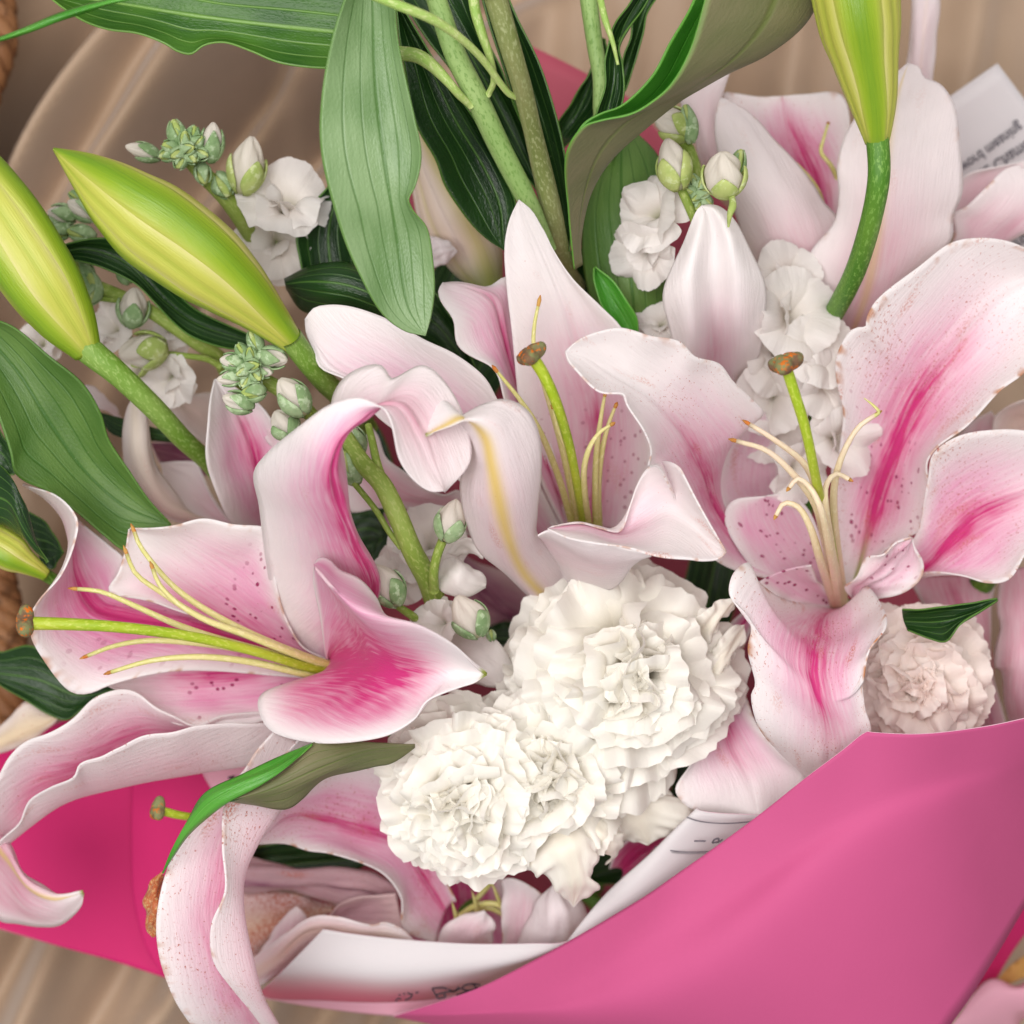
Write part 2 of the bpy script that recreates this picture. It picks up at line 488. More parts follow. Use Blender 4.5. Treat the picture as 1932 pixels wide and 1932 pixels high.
# ------------------------------------------------------------------ the cloth under everything
def build_cloth():
    n = 460
    x = np.linspace(-.62, .62, n)
    X, Y = np.meshgrid(x, x)
    Z = np.zeros_like(X)
    def fold(x0, y0, ang, amp, width, bend=0.0, length=.5):
        a = math.radians(ang)
        dx, dy = X - x0, Y - y0
        s = dx * math.cos(a) + dy * math.sin(a)
        d = -dx * math.sin(a) + dy * math.cos(a) + bend * s * s
        return amp * np.exp(-(d / width) ** 2) * np.exp(-(s / length) ** 4)
    Z += fold(-.20, .12, 60, -.05, .05, 1.0, .14)
    Z += fold(-.17, .19, 52, .05, .014, 1.5, .16) + fold(-.205, .20, 56, .05, .012, 1.8, .14)
    Z += fold(-.125, .155, 50, -.05, .012, 1.2, .2) + fold(-.10, .20, 62, .02, .012, .5, .2)
    Z += fold(-.235, .17, 60, -.03, .014, 1.5, .2) + fold(-.255, .21, 70, .03, .014, 1.2, .16)
    for i in range(7):
        Z += fold(-.235 + .022 * i, .13 + .012 * i, 54 + 6 * math.sin(i * 2.1), .010 * (1 if i % 2 else -1), .009, 1.2, .12)
    Z += fold(-.14, .24, 40, .02, .02, 1.0, .2)
    for i, xx in enumerate((.015, .05, .095, .13, .175, .215, .25)):
        Z += fold(xx, .22, 83 + 5 * math.sin(i * 2.3), .010 * (1 if i % 2 else -.7), .011, .15, .22)
    for i, xx in enumerate((-.255, -.232, -.205, -.175, -.15, -.12, -.095, -.07)):
        Z += fold(xx, -.25, 64 + 9 * math.sin(i * 1.7), .015 * (1 if i % 2 else -.8), .009, .5 * math.sin(i), .16)
    Z += .006 * np.sin(X * 31 + Y * 12) + .004 * np.sin(X * 13 - Y * 40 + 1)
    rs = np.random.RandomState(5)
    for i in range(46):
        bl = i % 2 == 0
        Z += fold(rs.uniform(-.30, -.03), rs.uniform(-.32, -.14) if bl else rs.uniform(.06, .28), rs.uniform(50, 105) if bl else rs.uniform(40, 80), rs.choice([-1, 1]) * rs.uniform(.002, .0055), rs.uniform(.0045, .008), rs.normal() * 2, rs.uniform(.04, .12))
    for i in range(14):
        Z += fold(rs.uniform(0, .27), rs.uniform(.12, .30), rs.uniform(70, 105), rs.choice([-1, 1]) * rs.uniform(.001, .003), rs.uniform(.006, .012), rs.normal() * 1.5, rs.uniform(.06, .14))
    Z *= 1.6
    V = np.stack([X, Y, Z - .01], -1).reshape(-1, 3)
    o = put('table_cloth', V, grid_faces(n, n), [CLOTH], None)
    o['kind'] = 'structure'
    o['label'] = 'draped beige satin cloth under the bouquet'
build_cloth()

# ------------------------------------------------------------------ wicker basket beside the cloth
def basket():
    b = thing('wicker_basket', 'brown woven wicker basket rim beside the lilies', 'basket', at_px(0, -60, 700, 4))
    c = resample(spline(parse('0:-25,-160 0:2,20 0:2,90 0:-25,170 0:-60,330 0:-70,700 0:-10,1040 0:20,1180 0:26,1290 0:10,1400 0:-40,1600')), 150)
    q = np.concatenate([c, np.full((150, 1), 5.5)], 1)
    V0 = world(q) + np.array([-.002, 0, 0])
    T = np.gradient(V0, axis=0); T /= np.linalg.norm(T, axis=1, keepdims=True)
    up = np.array([0, 0, 1.0])
    for k in range(4):
        ph = np.linspace(0, 2 * math.pi * 13, 150) + k * math.pi / 2
        s = np.cross(T, up)
        P = V0 + (s * np.cos(ph)[:, None] + up * np.sin(ph)[:, None]) * .0052
        tube3('strand', P, np.full(150, .0042), WICK, b, 8)
    for k in range(5):
        P = V0 + np.array([-.012, 0, -.010 - .009 * k]) 
        P = P + np.cross(T, up) * (np.sin(np.linspace(0, 80, 150) + k * 1.6) * .003)[:, None]
        tube3('strand', P, np.full(150, .0045), WICK, b, 7)
basket()

# ------------------------------------------------------------------ wrapping papers
def grad_paint(f):
    def g(u, v):
        a = np.zeros(u.shape + (4,)); b = a.copy()
        b[..., 0] = f(u, v)
        return a, b
    return g

PP = [PINK, PINK, EDGEP]
o = sheet('wrapping_paper', [('0:1003,87 900,230 770,360 700,700 560,1000 450,1400 640,1800', [7, 5, 3, 2.5, 2.5, 3]),
                     ('0:1100,135 1060,300 1000,700 1000,1100 1000,1500 1000,1880', [7, 5.5, 3, 2, 2, 3]),
                     ('0:1190,186 1262,270 1400,420 1700,700 1850,1100 1850,1500 1500,1900', [7, 6, 4, 3, 3, 3])],
          [BACKP, BACKP, EDGEP], None, nu=30, thick=.0004)
# the top edge is the straight line between the two upper corners
o['label'], o['category'] = 'dusky pink paper sheet behind the green stems and leaves', 'paper'

o = sheet('wrapping_paper', [('7:-120,560 150,440 400,340 700,330 1000,330 1300,400', [8, 8, 8, 8.5, 9]),
                     ('7:-120,1000 300,1000 680,1000 1000,1000 1300,1000', [6, 6.5, 7, 7.5, 8]),
                     ('7:-140,1402 0,1440 300,1528 600,1610 850,1690 1100,1757 1300,1800', [7, 7, 7.5, 8, 8])],
          [PINKD, PINKD, EDGEP], None, nu=40, nv=80, thick=.0004, seed=3)
o['label'], o['category'] = 'deep pink wrapping sheet under the long recurved lily petal', 'paper'
o = sheet('wrapping_paper', [('7:680,560 676,800 674,1000 690,1300 760,1550 860,1694', [9.3, 9, 8.6, 8.4, 8.2]),
                     ('7:900,560 900,900 900,1200 930,1500 1000,1730', [10, 9.6, 9, 8.6, 8.3]),
                     ('7:1180,560 1160,900 1140,1300 1130,1600 1140,1775', [10, 9.6, 9, 8.6, 8.3])],
          [PINKD, PINKD, EDGEP], None, nu=26, thick=.0004, seed=4)
o['label'], o['category'] = 'deep pink overlapping fold of wrap behind the short brown stigma', 'paper'
o = sheet('printed_paper', [('7:1030,600 1060,660 1100,730', [11, 11]), ('7:1250,520 1250,640 1260,800', [11, 11]),
                            ('7:1500,480 1500,640 1500,900', [10.5, 10.5])], [PALEP, PALEP, EDGEP], None, nu=12, nv=12, thick=.0003)
o['label'], o['category'] = 'pale pink printed paper scrap under the folded olive leaf', 'paper'

def ink_strip(name, s, z, w, parent, mat=INK, n=20):
    q = rail(s, z, n)
    V0 = world(q)
    T = np.gradient(V0, axis=0); T /= np.linalg.norm(T, axis=1, keepdims=True)
    S = np.cross(T, [0, 0, 1.0])
    S /= np.linalg.norm(S, axis=1, keepdims=True)
    h = w * pxsize(q[0, 2]) / 2
    V = np.stack([V0 - S * h, V0 + S * h], 1).reshape(-1, 3)
    F = [(2*i, 2*i+1, 2*i+3, 2*i+2) for i in range(n - 1)]
    return put(name, V, F, [mat], parent, smooth=False)
for s in ('7:1180,660 1215,650', '7:1195,650 1205,672'):
    ink_strip('printed_letter', s, 11.15, 4, o)

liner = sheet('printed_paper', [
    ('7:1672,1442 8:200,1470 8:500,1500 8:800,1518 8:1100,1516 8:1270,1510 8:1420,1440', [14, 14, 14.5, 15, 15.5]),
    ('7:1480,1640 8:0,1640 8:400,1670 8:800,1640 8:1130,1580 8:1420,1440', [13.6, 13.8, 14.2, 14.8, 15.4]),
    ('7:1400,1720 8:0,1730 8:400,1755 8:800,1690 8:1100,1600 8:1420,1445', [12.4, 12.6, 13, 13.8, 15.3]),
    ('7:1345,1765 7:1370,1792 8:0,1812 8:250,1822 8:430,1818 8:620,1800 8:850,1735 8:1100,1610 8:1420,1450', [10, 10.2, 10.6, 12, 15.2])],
    [WHITEP, WHITEP, EDGEP], None, paint=grad_paint(lambda u, v: .9 * sst(-.45, .9, u) * sst(.95, .3, v)), nu=36, nv=60, thick=.0004, seed=5)  # pink bounce and show-through of the wrap painted into the lower liner
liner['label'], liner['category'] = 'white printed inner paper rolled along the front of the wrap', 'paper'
INKS = ['390,1815 405,1800 420,1803', '440,1808 470,1795 478,1775', '452,1770 468,1778 478,1776', '495,1772 510,1766', '408,1785 416,1780', '430,1778 440,1774',
        '580,1748 612,1802', '580,1748 640,1745 660,1752', '600,1782 640,1770 700,1760', '612,1802 650,1790 640,1772', '665,1752 690,1765 720,1740',
        '700,1762 730,1745', '735,1752 745,1735 790,1725 830,1730', '790,1725 815,1745 850,1738', '735,1752 770,1758 815,1745', '705,1782 740,1772 760,1762 735,1785', '720,1785 770,1762']
for s in INKS:
    q = parse('8:' + s)
    ink_strip('printed_drawing', '8:' + s, 12.9, 3.2, liner)

flap = sheet('printed_paper', [
    ('9:238,812 120,925 0,1045 8:1500,1235 8:1380,1370 8:1270,1514', [17.5, 17, 16.5, 16, 15.5]),
    ('9:330,840 200,960 80,1090 8:1600,1290 8:1450,1400 8:1330,1530', [17.6, 17.2, 16.8, 16.2, 15.6]),
    ('9:620,850 420,1000 200,1160 0,1300 8:1560,1400 8:1400,1560', [17, 16.6, 16.2, 15.8, 15.2])],
    [WHITEP, WHITEP, EDGEP], None, nu=20, nv=30, thick=.0004, seed=6)
flap['label'], flap['category'] = 'white printed paper corner with dark rules beside the pink wrap', 'paper'
ink_strip('printed_rule', '9:186,862 240,880 330,892 420,893 520,885', [17.62, 17.75, 17.75, 17.6], 2.2, flap, INKG)
ink_strip('printed_rule', '9:20,1015 80,1030 170,1042 300,1040', [16.85, 17.2, 17.35, 17.3], 2.0, flap, INKG)
ink_strip('printed_rule', '9:40,1030 100,1042 180,1050 290,1048', [16.85, 17.2, 17.35, 17.3], 1.2, flap, INKG)
ink_strip('printed_letter', '9:225,985 285,985', 17.6, 3.0, flap, INKG)
for s in ('318,995 330,978 352,972 350,994', '318,995 350,990', '356,990 372,976'):
    ink_strip('printed_letter', '9:' + s, 17.7, 3.0, flap, INKG)

front = sheet('wrapping_paper', [
    ('8:380,1892 700,1790 850,1732 1270,1512 1600,1320 9:0,1250 150,1145 300,1040 560,850 800,660 1000,510 1090,436 1118,420 1160,424 1400,432 1740,392 1932,352 2200,290',
     [11, 14, 16, 17.5, 19, 20.5, 22, 22.5, 21.5, 20]),
    ('8:380,1893 900,1845 1300,1760 9:0,1520 9:300,1330 9:600,1120 9:900,900 9:1250,720 9:1500,650 9:1900,560 9:2200,480', [10.8, 14.3, 17.4, 19, 19.9, 21, 21.6, 20.4, 18]),
    ('8:380,1894 900,1900 1400,1900 9:100,1800 9:450,1600 9:800,1350 9:1150,1100 9:1500,900 9:1800,750 9:2200,600', [10.5, 14, 17.2, 19.2, 20.4, 21, 21, 19.4, 16]),
    ('8:380,1896 600,1940 8:1000,2050 9:0,2150 9:600,2250 9:1200,2250 9:1500,2010 9:1560,1925 9:1650,1800 9:1800,1560 9:1932,1335 9:2100,1050 9:2200,800', [10, 12, 15, 17, 17.5, 17, 15, 12.5])],
    PP, None, nu=40, nv=110, thick=.0004, seed=8)
front['label'], front['category'] = 'large pink wrapping sheet across the front of the bouquet', 'paper'
sheet('folded_hem', [('7:1365,1795 8:0,1814 8:250,1824 8:430,1820 8:620,1802 8:740,1775', [9.6, 9.8, 10, 11]),
                     ('7:1370,1802 8:0,1850 8:300,1885 8:450,1888 8:600,1850 8:745,1782', [9.2, 9.2, 9.6, 10.8])],
      [PALEP, PALEP, EDGEP], front, nu=8, nv=30, thick=.0004)
o = sheet('tissue_paper', [('9:1540,1960 1660,1805 1760,1725 1932,1690 2150,1650', [7, 7, 7]), ('9:1640,2000 1750,1890 1850,1820 2150,1800', [6.6, 7.4, 7]),
                           ('9:1750,2100 1850,2000 1932,1950 2150,1950', [5, 5.5, 6])], [PALEP], None, ruf=.5, rf=10, thick=.0003, seed=9)
o['label'], o['category'] = 'pale mauve pink tissue fold behind the edge of the front wrap', 'paper'
o = sheet('tissue_paper', [('9:1600,1960 1720,1650 1850,1440 1932,1300 2100,1050', [6, 6, 6]), ('9:1650,1960 1790,1700 1900,1520 2000,1400 2150,1250', [5.6, 5.2, 5.4])],
          [PINKD], None, thick=.0003, seed=10)
o['label'], o['category'] = 'dark magenta paper strip tucked behind the front wrap', 'paper'
o = sheet('ribbon', [('9:1770,1730 1850,1640 1932,1580 2150,1460', [5.2, 5.6, 6]), ('9:1780,1745 1860,1722 1932,1690 2150,1620', [5.2, 6.2, 6])], [GOLD], None, thick=.0004, seed=11)
o['label'], o['category'] = 'glossy golden ribbon behind the corner of the pink wrap', 'ribbon'

# white printed card behind the lilies
card = sheet('printed_card', [('3:1300,672 1555,495 1795,328', [8, 8.5, 9]), ('3:1900,1469 2155,1292 2395,1125', [6, 6.5, 7])],
             [WHITEP], None, nu=12, nv=12, thick=.0005, seed=12)
card['label'], card['category'] = 'white printed card with mirrored grey lettering behind the lilies', 'card'
def text(s, xy0, xy1, zz, parent):
    """one printed line, mirrored top to bottom as on the card, running from one picture point to another"""
    cu = bpy.data.curves.new('t', 'FONT')
    cu.body, cu.size, cu.offset = s, 1.0, .012
    ob = bpy.data.objects.new('t', cu)
    COL.objects.link(ob)
    dg = bpy.context.evaluated_depsgraph_get()
    me = bpy.data.meshes.new_from_object(ob.evaluated_get(dg))
    V = np.array([v.co[:] for v in me.vertices]); F = [tuple(p.vertices) for p in me.polygons]
    bpy.data.objects.remove(ob)
    x0, x1 = V[:, 0].min(), V[:, 0].max()
    a = world(np.array([*parse(xy0)[0], zz[0]])); b = world(np.array([*parse(xy1)[0], zz[1]]))
    d = b - a
    k = np.linalg.norm(d) / (x1 - x0)
    d /= np.linalg.norm(d)
    side = np.cross(d, [0, 0, 1.0]); side /= np.linalg.norm(side)      # pointing down in the picture: letters hang mirrored
    P = a + d * ((V[:, :1] - x0) * k) + side * (V[:, 1:2] * k * 1.25)
    put('lettering', P, F, [INKG], parent, smooth=False)
def card_z(x, y):
    A = np.array([parse('3:1300,672')[0], parse('3:1795,328')[0], parse('3:1900,1469')[0]])
    M = np.array([A[1] - A[0], A[2] - A[0]]).T
    p, q = np.linalg.solve(M, np.array(parse(f'3:{x},{y}')[0]) - A[0])
    return 8 + p - 2 * q + .22
for s, a, b in (('Greek word meaning', (1440, 966), (1905, 630)), ('The name Chamomile', (1490, 1010), (2060, 652)), ('comes from the', (1690, 1360), (2080, 1120))):
    text(s, f'3:{a[0]},{a[1]}', f'3:{b[0]},{b[1]}', (card_z(*a), card_z(*b)), card)
# ------------------------------------------------------------------ flowers: helpers
def lp(blush=.5, deep=.5, rib=.5, spots=0.0, stain=.12, cream=0.0, green=0.0, tip=0.0, edge=0.0, ew=.5, va=-.2, vb=.85, um=0.0, dw=.33, dvb=None, gw=.5, cw=.14, sv=(.08, .6)):
    """what colour sits where on a lily petal: u across (um = the midrib), v from base to tip"""
    dvb = vb if dvb is None else dvb
    def f(u, v):
        a = np.abs(u)
        m = np.abs(u - um)
        t1 = np.zeros(u.shape + (4,)); t2 = t1.copy()
        al = sst(vb + .18, vb - .3, v) * sst(va, va + .2, v)
        ad = sst(dvb + .12, dvb - .35, v) * sst(va, va + .2, v)
        ed = sst(1.0, 1 - ew, a)
        t1[..., 0] = .85 * blush * ed * al
        t1[..., 1] = (deep * np.exp(-(m / dw) ** 2) * ed + rib * np.exp(-(m / .055) ** 2) + .45 * rib * np.exp(-((m - .13) / .03) ** 2)) * ad
        t1[..., 2] = spots * sst(sv[0], sv[0] + .08, v) * sst(sv[1] + .1, sv[1] - .1, v) * sst(.95, .75, a) * sst(.03, .12, m)
        t1[..., 3] = stain * 1.25
        t2[..., 0] = cream * np.exp(-(m / cw) ** 2)
        t2[..., 1] = np.maximum(green * np.exp(-(m / gw) ** 2) * sst(.22, .02, v), tip * sst(.965, .995, v))
        t2[..., 2] = np.maximum(edge * sst(.90, 1.0, a), edge * sst(.96, 1, v) * .7)
        return t1, t2
    return f

PMAT = [M_PET, M_PETB]
_seed = [100]
def petal(parent, *rails, back=False, name='petal', mats=None, **kw):
    _seed[0] += 1
    sk = {k: kw.pop(k) for k in ('ruf', 'rf', 'crumple', 'nu', 'nv', 'bow') if k in kw}
    if kw.get('rib', .5) >= .3 and len(rails) == 3:
        sk['groove'] = (kw.get('um', 0.0), .11)
        sk.setdefault('nu', 36)
    sk.setdefault('ruf', .10)
    sk.setdefault('crumple', .03)
    return sheet(name, rails, mats or PMAT, parent, paint=lp(**kw), back=back, seed=_seed[0], **sk)

def filament(parent, s, z, r=(6.5, 5.5, 3.5), mat=None, stub=True):
    o = tube('filament', s, z, r, mat or FIL, parent, 26, 9)
    if stub:
        q = rail(s, z, 30)
        P = world(q[-3:])
        d = P[-1] - P[0]
        tube3('anther_stub', np.array([P[-1] - d * .2, P[-1] + d * .2, P[-1] + d * .5]), np.array([.0007, .0008, .0002]), ANTH, o, 7)
    return o

def stigma_mesh(parent, c, axis, r):
    axis = np.array(axis, float); axis /= np.linalg.norm(axis)
    x = np.cross(axis, [.2, .3, 1]); x /= np.linalg.norm(x); y = np.cross(axis, x)
    V, n, m = [], 14, 30
    for j in range(n):
        ph = math.pi * j / (n - 1)
        for k in range(m):
            a = 2 * math.pi * k / m
            lob = 1.05 + .30 * math.cos(3 * a + .5)
            rr = r * max(math.sin(ph), 0) ** .7 * (lob if j < n * .7 else 1 + .1 * math.cos(3 * a))
            gro = .18 * r * math.exp(-(math.cos(1.5 * a + .25)) ** 2 * 18) * (1 if j > n * .5 else 0)
            h = -math.cos(ph) * r * .62 - gro
            V.append(np.array(c) + x * rr * math.cos(a) + y * rr * math.sin(a) + axis * h)
    return put('stigma', np.array(V), grid_faces(n, m, False, True), [STIG], parent)

def pistil(parent, s, z, r, rs):
    o = tube('pistil', s, z, r, PIST, parent, 30, 12)
    q = world(rail(s, z, 30))
    stigma_mesh(o, q[-1], q[-1] - q[-4], rs * 1.2 * pxsize(np.atleast_1d(z)[-1]))
    return o

def hidden_stem(parent, tile, x, y, z, r=15):
    ox, oy, k = ORG[tile]
    fx, fy = ox + x * k, oy + y * k
    tx, ty = fx + (1350 - fx) * .75, fy + (1900 - fy) * .75
    tube('stem', f'0:{fx:.0f},{fy:.0f} {fx*.6+tx*.4:.0f},{fy*.6+ty*.4:.0f} {tx:.0f},{ty:.0f}', [z, z * .55, 2.2], (r * 1.6, r, r), ST_DEEP, parent, 20, 10)

# ------------------------------------------------------------------ lily facing left
L = thing('lily_flower', 'pink and white lily with a long straight green pistil above the deep pink wrap', 'lily', at_px(4, 1660, 1800, 13))
hidden_stem(L, 4, 1680, 1800, 14.5)
petal(L, ('4:1640,1850 900,1815 560,1882 440,1930 370,1920 230,1760 160,1640 155,1530 200,1450 320,1320 392,1150 402,1030 300,912 120,850', [15.5, 16.5, 17.5, 18, 19, 20, 20.5, 18]),
      ('4:1600,1770 1000,1590 650,1530 500,1490 430,1400 392,1290 370,1150 330,1020 240,920 120,850', [15, 16, 16.5, 16.5, 16.8, 17.3, 18]),
      ('4:1640,1770 900,1500 600,1390 570,1390 600,1320 640,1245 560,1170 430,1070 340,980 250,915 120,850', [15.5, 16, 16.2, 16.4, 16.8, 17.2, 18]),
      blush=1.1, deep=.95, rib=.9, stain=.25, edge=.7, vb=.86, ruf=.12, nu=30, nv=80, ew=.55, spots=.3)
petal(L, ('4:1640,1770 1100,1560 800,1470 560,1400 610,1320 650,1200 662,1130 672,1082', [15.8, 17, 17.6, 18, 18.3, 18.5]),
      ('4:1650,1770 1350,1560 1100,1380 900,1240 760,1140 672,1082', [15.3, 16.3, 17, 17.6, 18.3]),
      ('4:1690,1760 1560,1700 1480,1560 1430,1400 1400,1250 1395,1150 1380,1078 1200,1052 1050,1028 900,1062 760,1078 672,1082', [15.8, 17, 18.5, 19.2, 19.2, 18.6]),
      blush=.95, deep=.6, rib=.15, spots=1, stain=.35, edge=.6, vb=.75, um=-.6, dw=.5, ruf=.12, nu=30, sv=(.05, .5))
petal(L, ('4:1640,1810 1300,1780 900,1800 560,1880', [15.2, 15.8, 16, 16.6]), ('7:1640,120 1300,170 1000,190 750,188 560,178', [14.8, 15.2, 15.6, 16.5]),
      ('7:1650,140 1500,230 1400,330 1330,370 1150,372 980,385 900,370 700,250 560,178', [15.4, 16, 16.5, 16.5]),
      blush=1.0, deep=.9, rib=.2, spots=1, stain=.2, um=-.5, dw=.5, vb=.8, sv=(.0, .62))
d = petal(L, ('7:1560,330 1150,335 980,385 800,290 640,210 500,250 350,370 150,470 40,560 0,640 -40,760 -60,900 -90,1010', [15.5, 16.5, 17.5, 18, 17.5, 16.5]),
      ('7:1560,400 1390,450 1080,470 740,530 560,610 400,680 200,790 90,930 -60,1030', [14.6, 14.6, 15, 15, 14.5]),
      ('7:1570,500 1390,560 1300,585 1000,640 680,690 330,790 110,940 0,1030 -60,1060', [15.3, 15.5, 15.8, 15.8, 14.8]),
      ('7:1560,370 1390,375 1080,372 880,415 740,440 640,505 560,525 410,588 380,650 160,770 100,900 0,985 -80,1040', [16.5, 18.5, 19.5, 19.3, 17.5, 15.5]),
      blush=.8, deep=.8, rib=.3, stain=.5, um=-.4, ruf=.13, rf=26, nu=40, nv=90, vb=.95, va=.15)
petal(d, ('7:-60,900 20,990 100,1130 200,1210 340,1275 430,1245', [14, 15.2, 16, 16, 16.4]), ('7:-90,930 30,1080 150,1230 280,1285 360,1272 431,1248', [14, 15.6, 16.4, 16.6, 16.4]),
      ('7:-120,1200 0,1395 80,1415 200,1432 320,1420 420,1320 433,1255', [13, 13.6, 14.4, 15.4, 16.3]),
      name='petal_tip', back=True, blush=1.2, deep=.5, rib=0, dw=.9, ew=.3, cream=.9, tip=1, um=-.08, vb=.75, ruf=.06, crumple=.05, cw=.1)
petal(L, ('4:1640,1770 1450,1530 1378,1250 1348,950 1326,780 1400,680 1580,530 5:30,450 120,412 200,400 280,430 340,500 400,720 480,830 570,888 640,888', [15, 16.6, 18.6, 21, 24.4, 26.6, 27, 26.4, 25.5]),
      ('4:1710,1770 1932,1400 1830,1150 1740,900 1720,760 1780,600 1890,510 5:300,455 410,440 520,590 580,740 640,888', [15.4, 19, 22.4, 25.2, 26.8, 26.6, 25.8, 25.3]),
      ('4:1750,1770 1880,1500 1790,1150 1690,920 1670,780 1740,600 5:70,410 150,290 310,240 370,310 540,240 680,370 770,590 772,740 640,888', [15, 17.6, 20, 22.6, 24.6, 25, 24.8, 25]),
      back=True, blush=1.0, deep=.75, rib=.85, stain=.12, vb=.9, ruf=.12, nu=40, nv=100, ew=.7)
petal(L, ('4:1690,1765 4:1660,1550 4:1625,1330 4:1650,1235 4:1700,1238 5:100,1290 200,1335 290,1430 345,1525 520,1590 700,1690 800,1780 860,1832', [16.4, 19, 22, 22.6, 22.6, 22.5, 22.4]),
      ('4:1690,1765 4:1708,1600 4:1712,1430 4:1640,1315 5:60,1400 180,1500 330,1550 520,1588 700,1688 800,1779 860,1832', [16.5, 20, 24, 24.8, 24.5, 23.6, 22.5]),
      ('4:1680,1780 4:1735,1745 5:130,1750 250,1785 400,1810 620,1805 860,1832', [15.8, 19, 21, 21.6, 22, 22.4]),
      ('4:1650,1850 7:1560,225 7:1410,195 7:1340,245 7:1342,320 7:1400,413 7:1600,470 7:1932,452 8:380,420 8:480,350 8:540,262 8:720,190 8:800,165 8:860,122', [15.6, 18, 20, 21.5, 22.3, 22.6, 22.4]),
      blush=1.0, deep=1.15, rib=1.0, um=.36, dw=.55, tip=1.0, stain=.08, vb=.7, ew=.3, ruf=.07, nu=46, nv=90, va=-.4)
for s, z in (('4:1770,1800 1650,1765 1450,1690 1250,1600 1050,1490 900,1380 800,1270 720,1160 695,1095', [16, 18.5, 19.5, 20]), ('4:1770,1800 1640,1770 1250,1620 1050,1545 900,1450 820,1360 790,1285', [16, 18.8, 20, 20.5]),
             ('4:1770,1800 1640,1775 1300,1640 1060,1550 850,1420 700,1310 655,1208', [16, 18, 18.9, 19.6]), ('4:1770,1810 1650,1790 1350,1710 1100,1640 900,1570 700,1480 520,1405 400,1392', [16, 18.3, 19.5, 20]),
             ('4:1770,1815 1640,1805 1300,1715 1000,1670 750,1660 580,1690 455,1737', [16, 18, 19, 19]), ('4:1770,1850 1640,1843 1300,1770 1080,1745 900,1748 750,1770 575,1822', [16, 18.4, 19.5, 19.6])):
    filament(L, s, z, (7.5, 7, 6, 4), FIL)
pistil(L, '4:1770,1830 1650,1812 1300,1710 1000,1640 600,1588 300,1572 130,1570', [16, 19, 20.5, 21.5, 22], (8.5, 9, 10, 11, 13), 23)

# ------------------------------------------------------------------ lily in the middle with the yellow ribbed recurved petal
L = thing('lily_flower', 'white and blush lily with a yellow ribbed curling petal above the white carnations', 'lily', at_px(5, 1400, 1350, 12))
hidden_stem(L, 5, 1400, 1380, 13.5)
petal(L, ('5:1240,1120 1080,850 1030,420 2:1000,1750 970,1500 958,1270 985,1130 1030,1036', [14, 16.5, 18.5, 20, 21]), ('5:1400,1090 5:1440,500 5:1340,150 2:1260,1560 1150,1300 1070,1130 1030,1036', [13.5, 15.3, 17.6, 19.5, 21]),
      ('5:1600,1100 5:1700,900 5:1710,600 5:1640,250 2:1560,1700 1450,1590 1300,1450 1200,1300 1100,1095 1030,1036', [14, 16.5, 18.5, 19.6, 21]), blush=.6, deep=.4, rib=.6, spots=.5, stain=.25, vb=.6, ew=.6, sv=(.0, .35))
petal(L, ('5:1280,1090 5:1000,520 5:955,390 5:900,250 5:720,130 5:690,0 2:625,1560 2:612,1500 2:640,1462', [14, 17, 19, 19.4, 19.4]), ('5:1300,1090 5:1060,480 5:1000,300 5:930,50 2:880,1560 2:780,1500 2:640,1462', [13.5, 15.8, 17.2, 18.4, 19.2]),
      ('5:1330,1090 5:1130,500 5:1060,300 5:1030,100 2:985,1600 2:965,1430 2:880,1480 2:840,1486 2:720,1462 2:640,1462', [14, 16, 17, 18, 18.8]), blush=.85, deep=.75, rib=.6, stain=.12, vb=.92, ew=.5, um=.1, dw=.25, ruf=.16)
petal(L, ('5:1250,1100 1000,600 910,410 850,300 700,180 2:540,1760 2:350,1650 2:160,1585 2:40,1577 2:-35,1595 2:-78,1650', [14, 17.5, 19.5, 20.2, 20, 19.5]),
      ('5:1200,1150 800,650 400,350 100,180 2:0,1750 2:-78,1650', [13.5, 17, 19, 19.5, 19.5]),
      ('5:1150,1200 800,900 500,650 300,500 150,310 0,240 2:-35,1800 2:-72,1720 2:-78,1650', [14, 17, 19, 19.8, 19.5]), blush=.75, deep=.3, rib=.3, stain=.18, vb=.85, ew=.8, um=.4, nu=30)
petal(L, ('5:1360,1420 1330,1300 1250,1190 1112,1110 1116,1000 1141,800 1130,600 1070,470 960,414 850,440 720,510 620,560 530,602', [14, 18, 22, 24.3, 25.4, 26, 25.6]),
      ('5:1220,1485 1060,1310 985,1140 925,900 895,750 860,600 790,520 735,505 650,545 530,602', [15, 19, 22.8, 25, 26, 26.6, 25.7]),
      ('5:1130,1475 960,1310 820,1200 760,1060 735,850 790,680 785,610 730,520 665,470 620,375 560,342 500,450 490,500 505,565 530,602', [14, 18, 21.2, 23, 23.6, 24.2, 25.2]),
      back=True, blush=.42, deep=.12, rib=0, cream=.95, tip=.9, um=.02, stain=.3, vb=.65, ruf=.06, ew=.8, nu=32, nv=80, cw=.17)
o = petal(L, ('5:1180,1078 1300,1128 1560,1170 1700,1208 1932,1236 6:250,1241 6:350,1231 6:386,1200', [22.6, 23.6, 24.2, 24.4, 24]),
      ('5:1180,1078 1350,1066 1560,1108 1690,1050 1800,990 6:150,1010 6:386,1200', [22.4, 21.6, 21, 21.2, 22.4, 24]),
      ('5:1180,1076 1350,1058 1450,1086 1555,1098 1610,950 1640,860 1690,775 1740,742 1800,738 1860,772 6:165,800 6:250,950 6:330,1100 6:386,1200', [22.3, 21.5, 21, 21.5, 23.4, 24.3, 24]),
      blush=.5, deep=.5, rib=.25, stain=.35, edge=.5, dvb=.5, vb=.6, ew=.75, um=.0, dw=.2, nu=34, nv=70, ruf=.05)
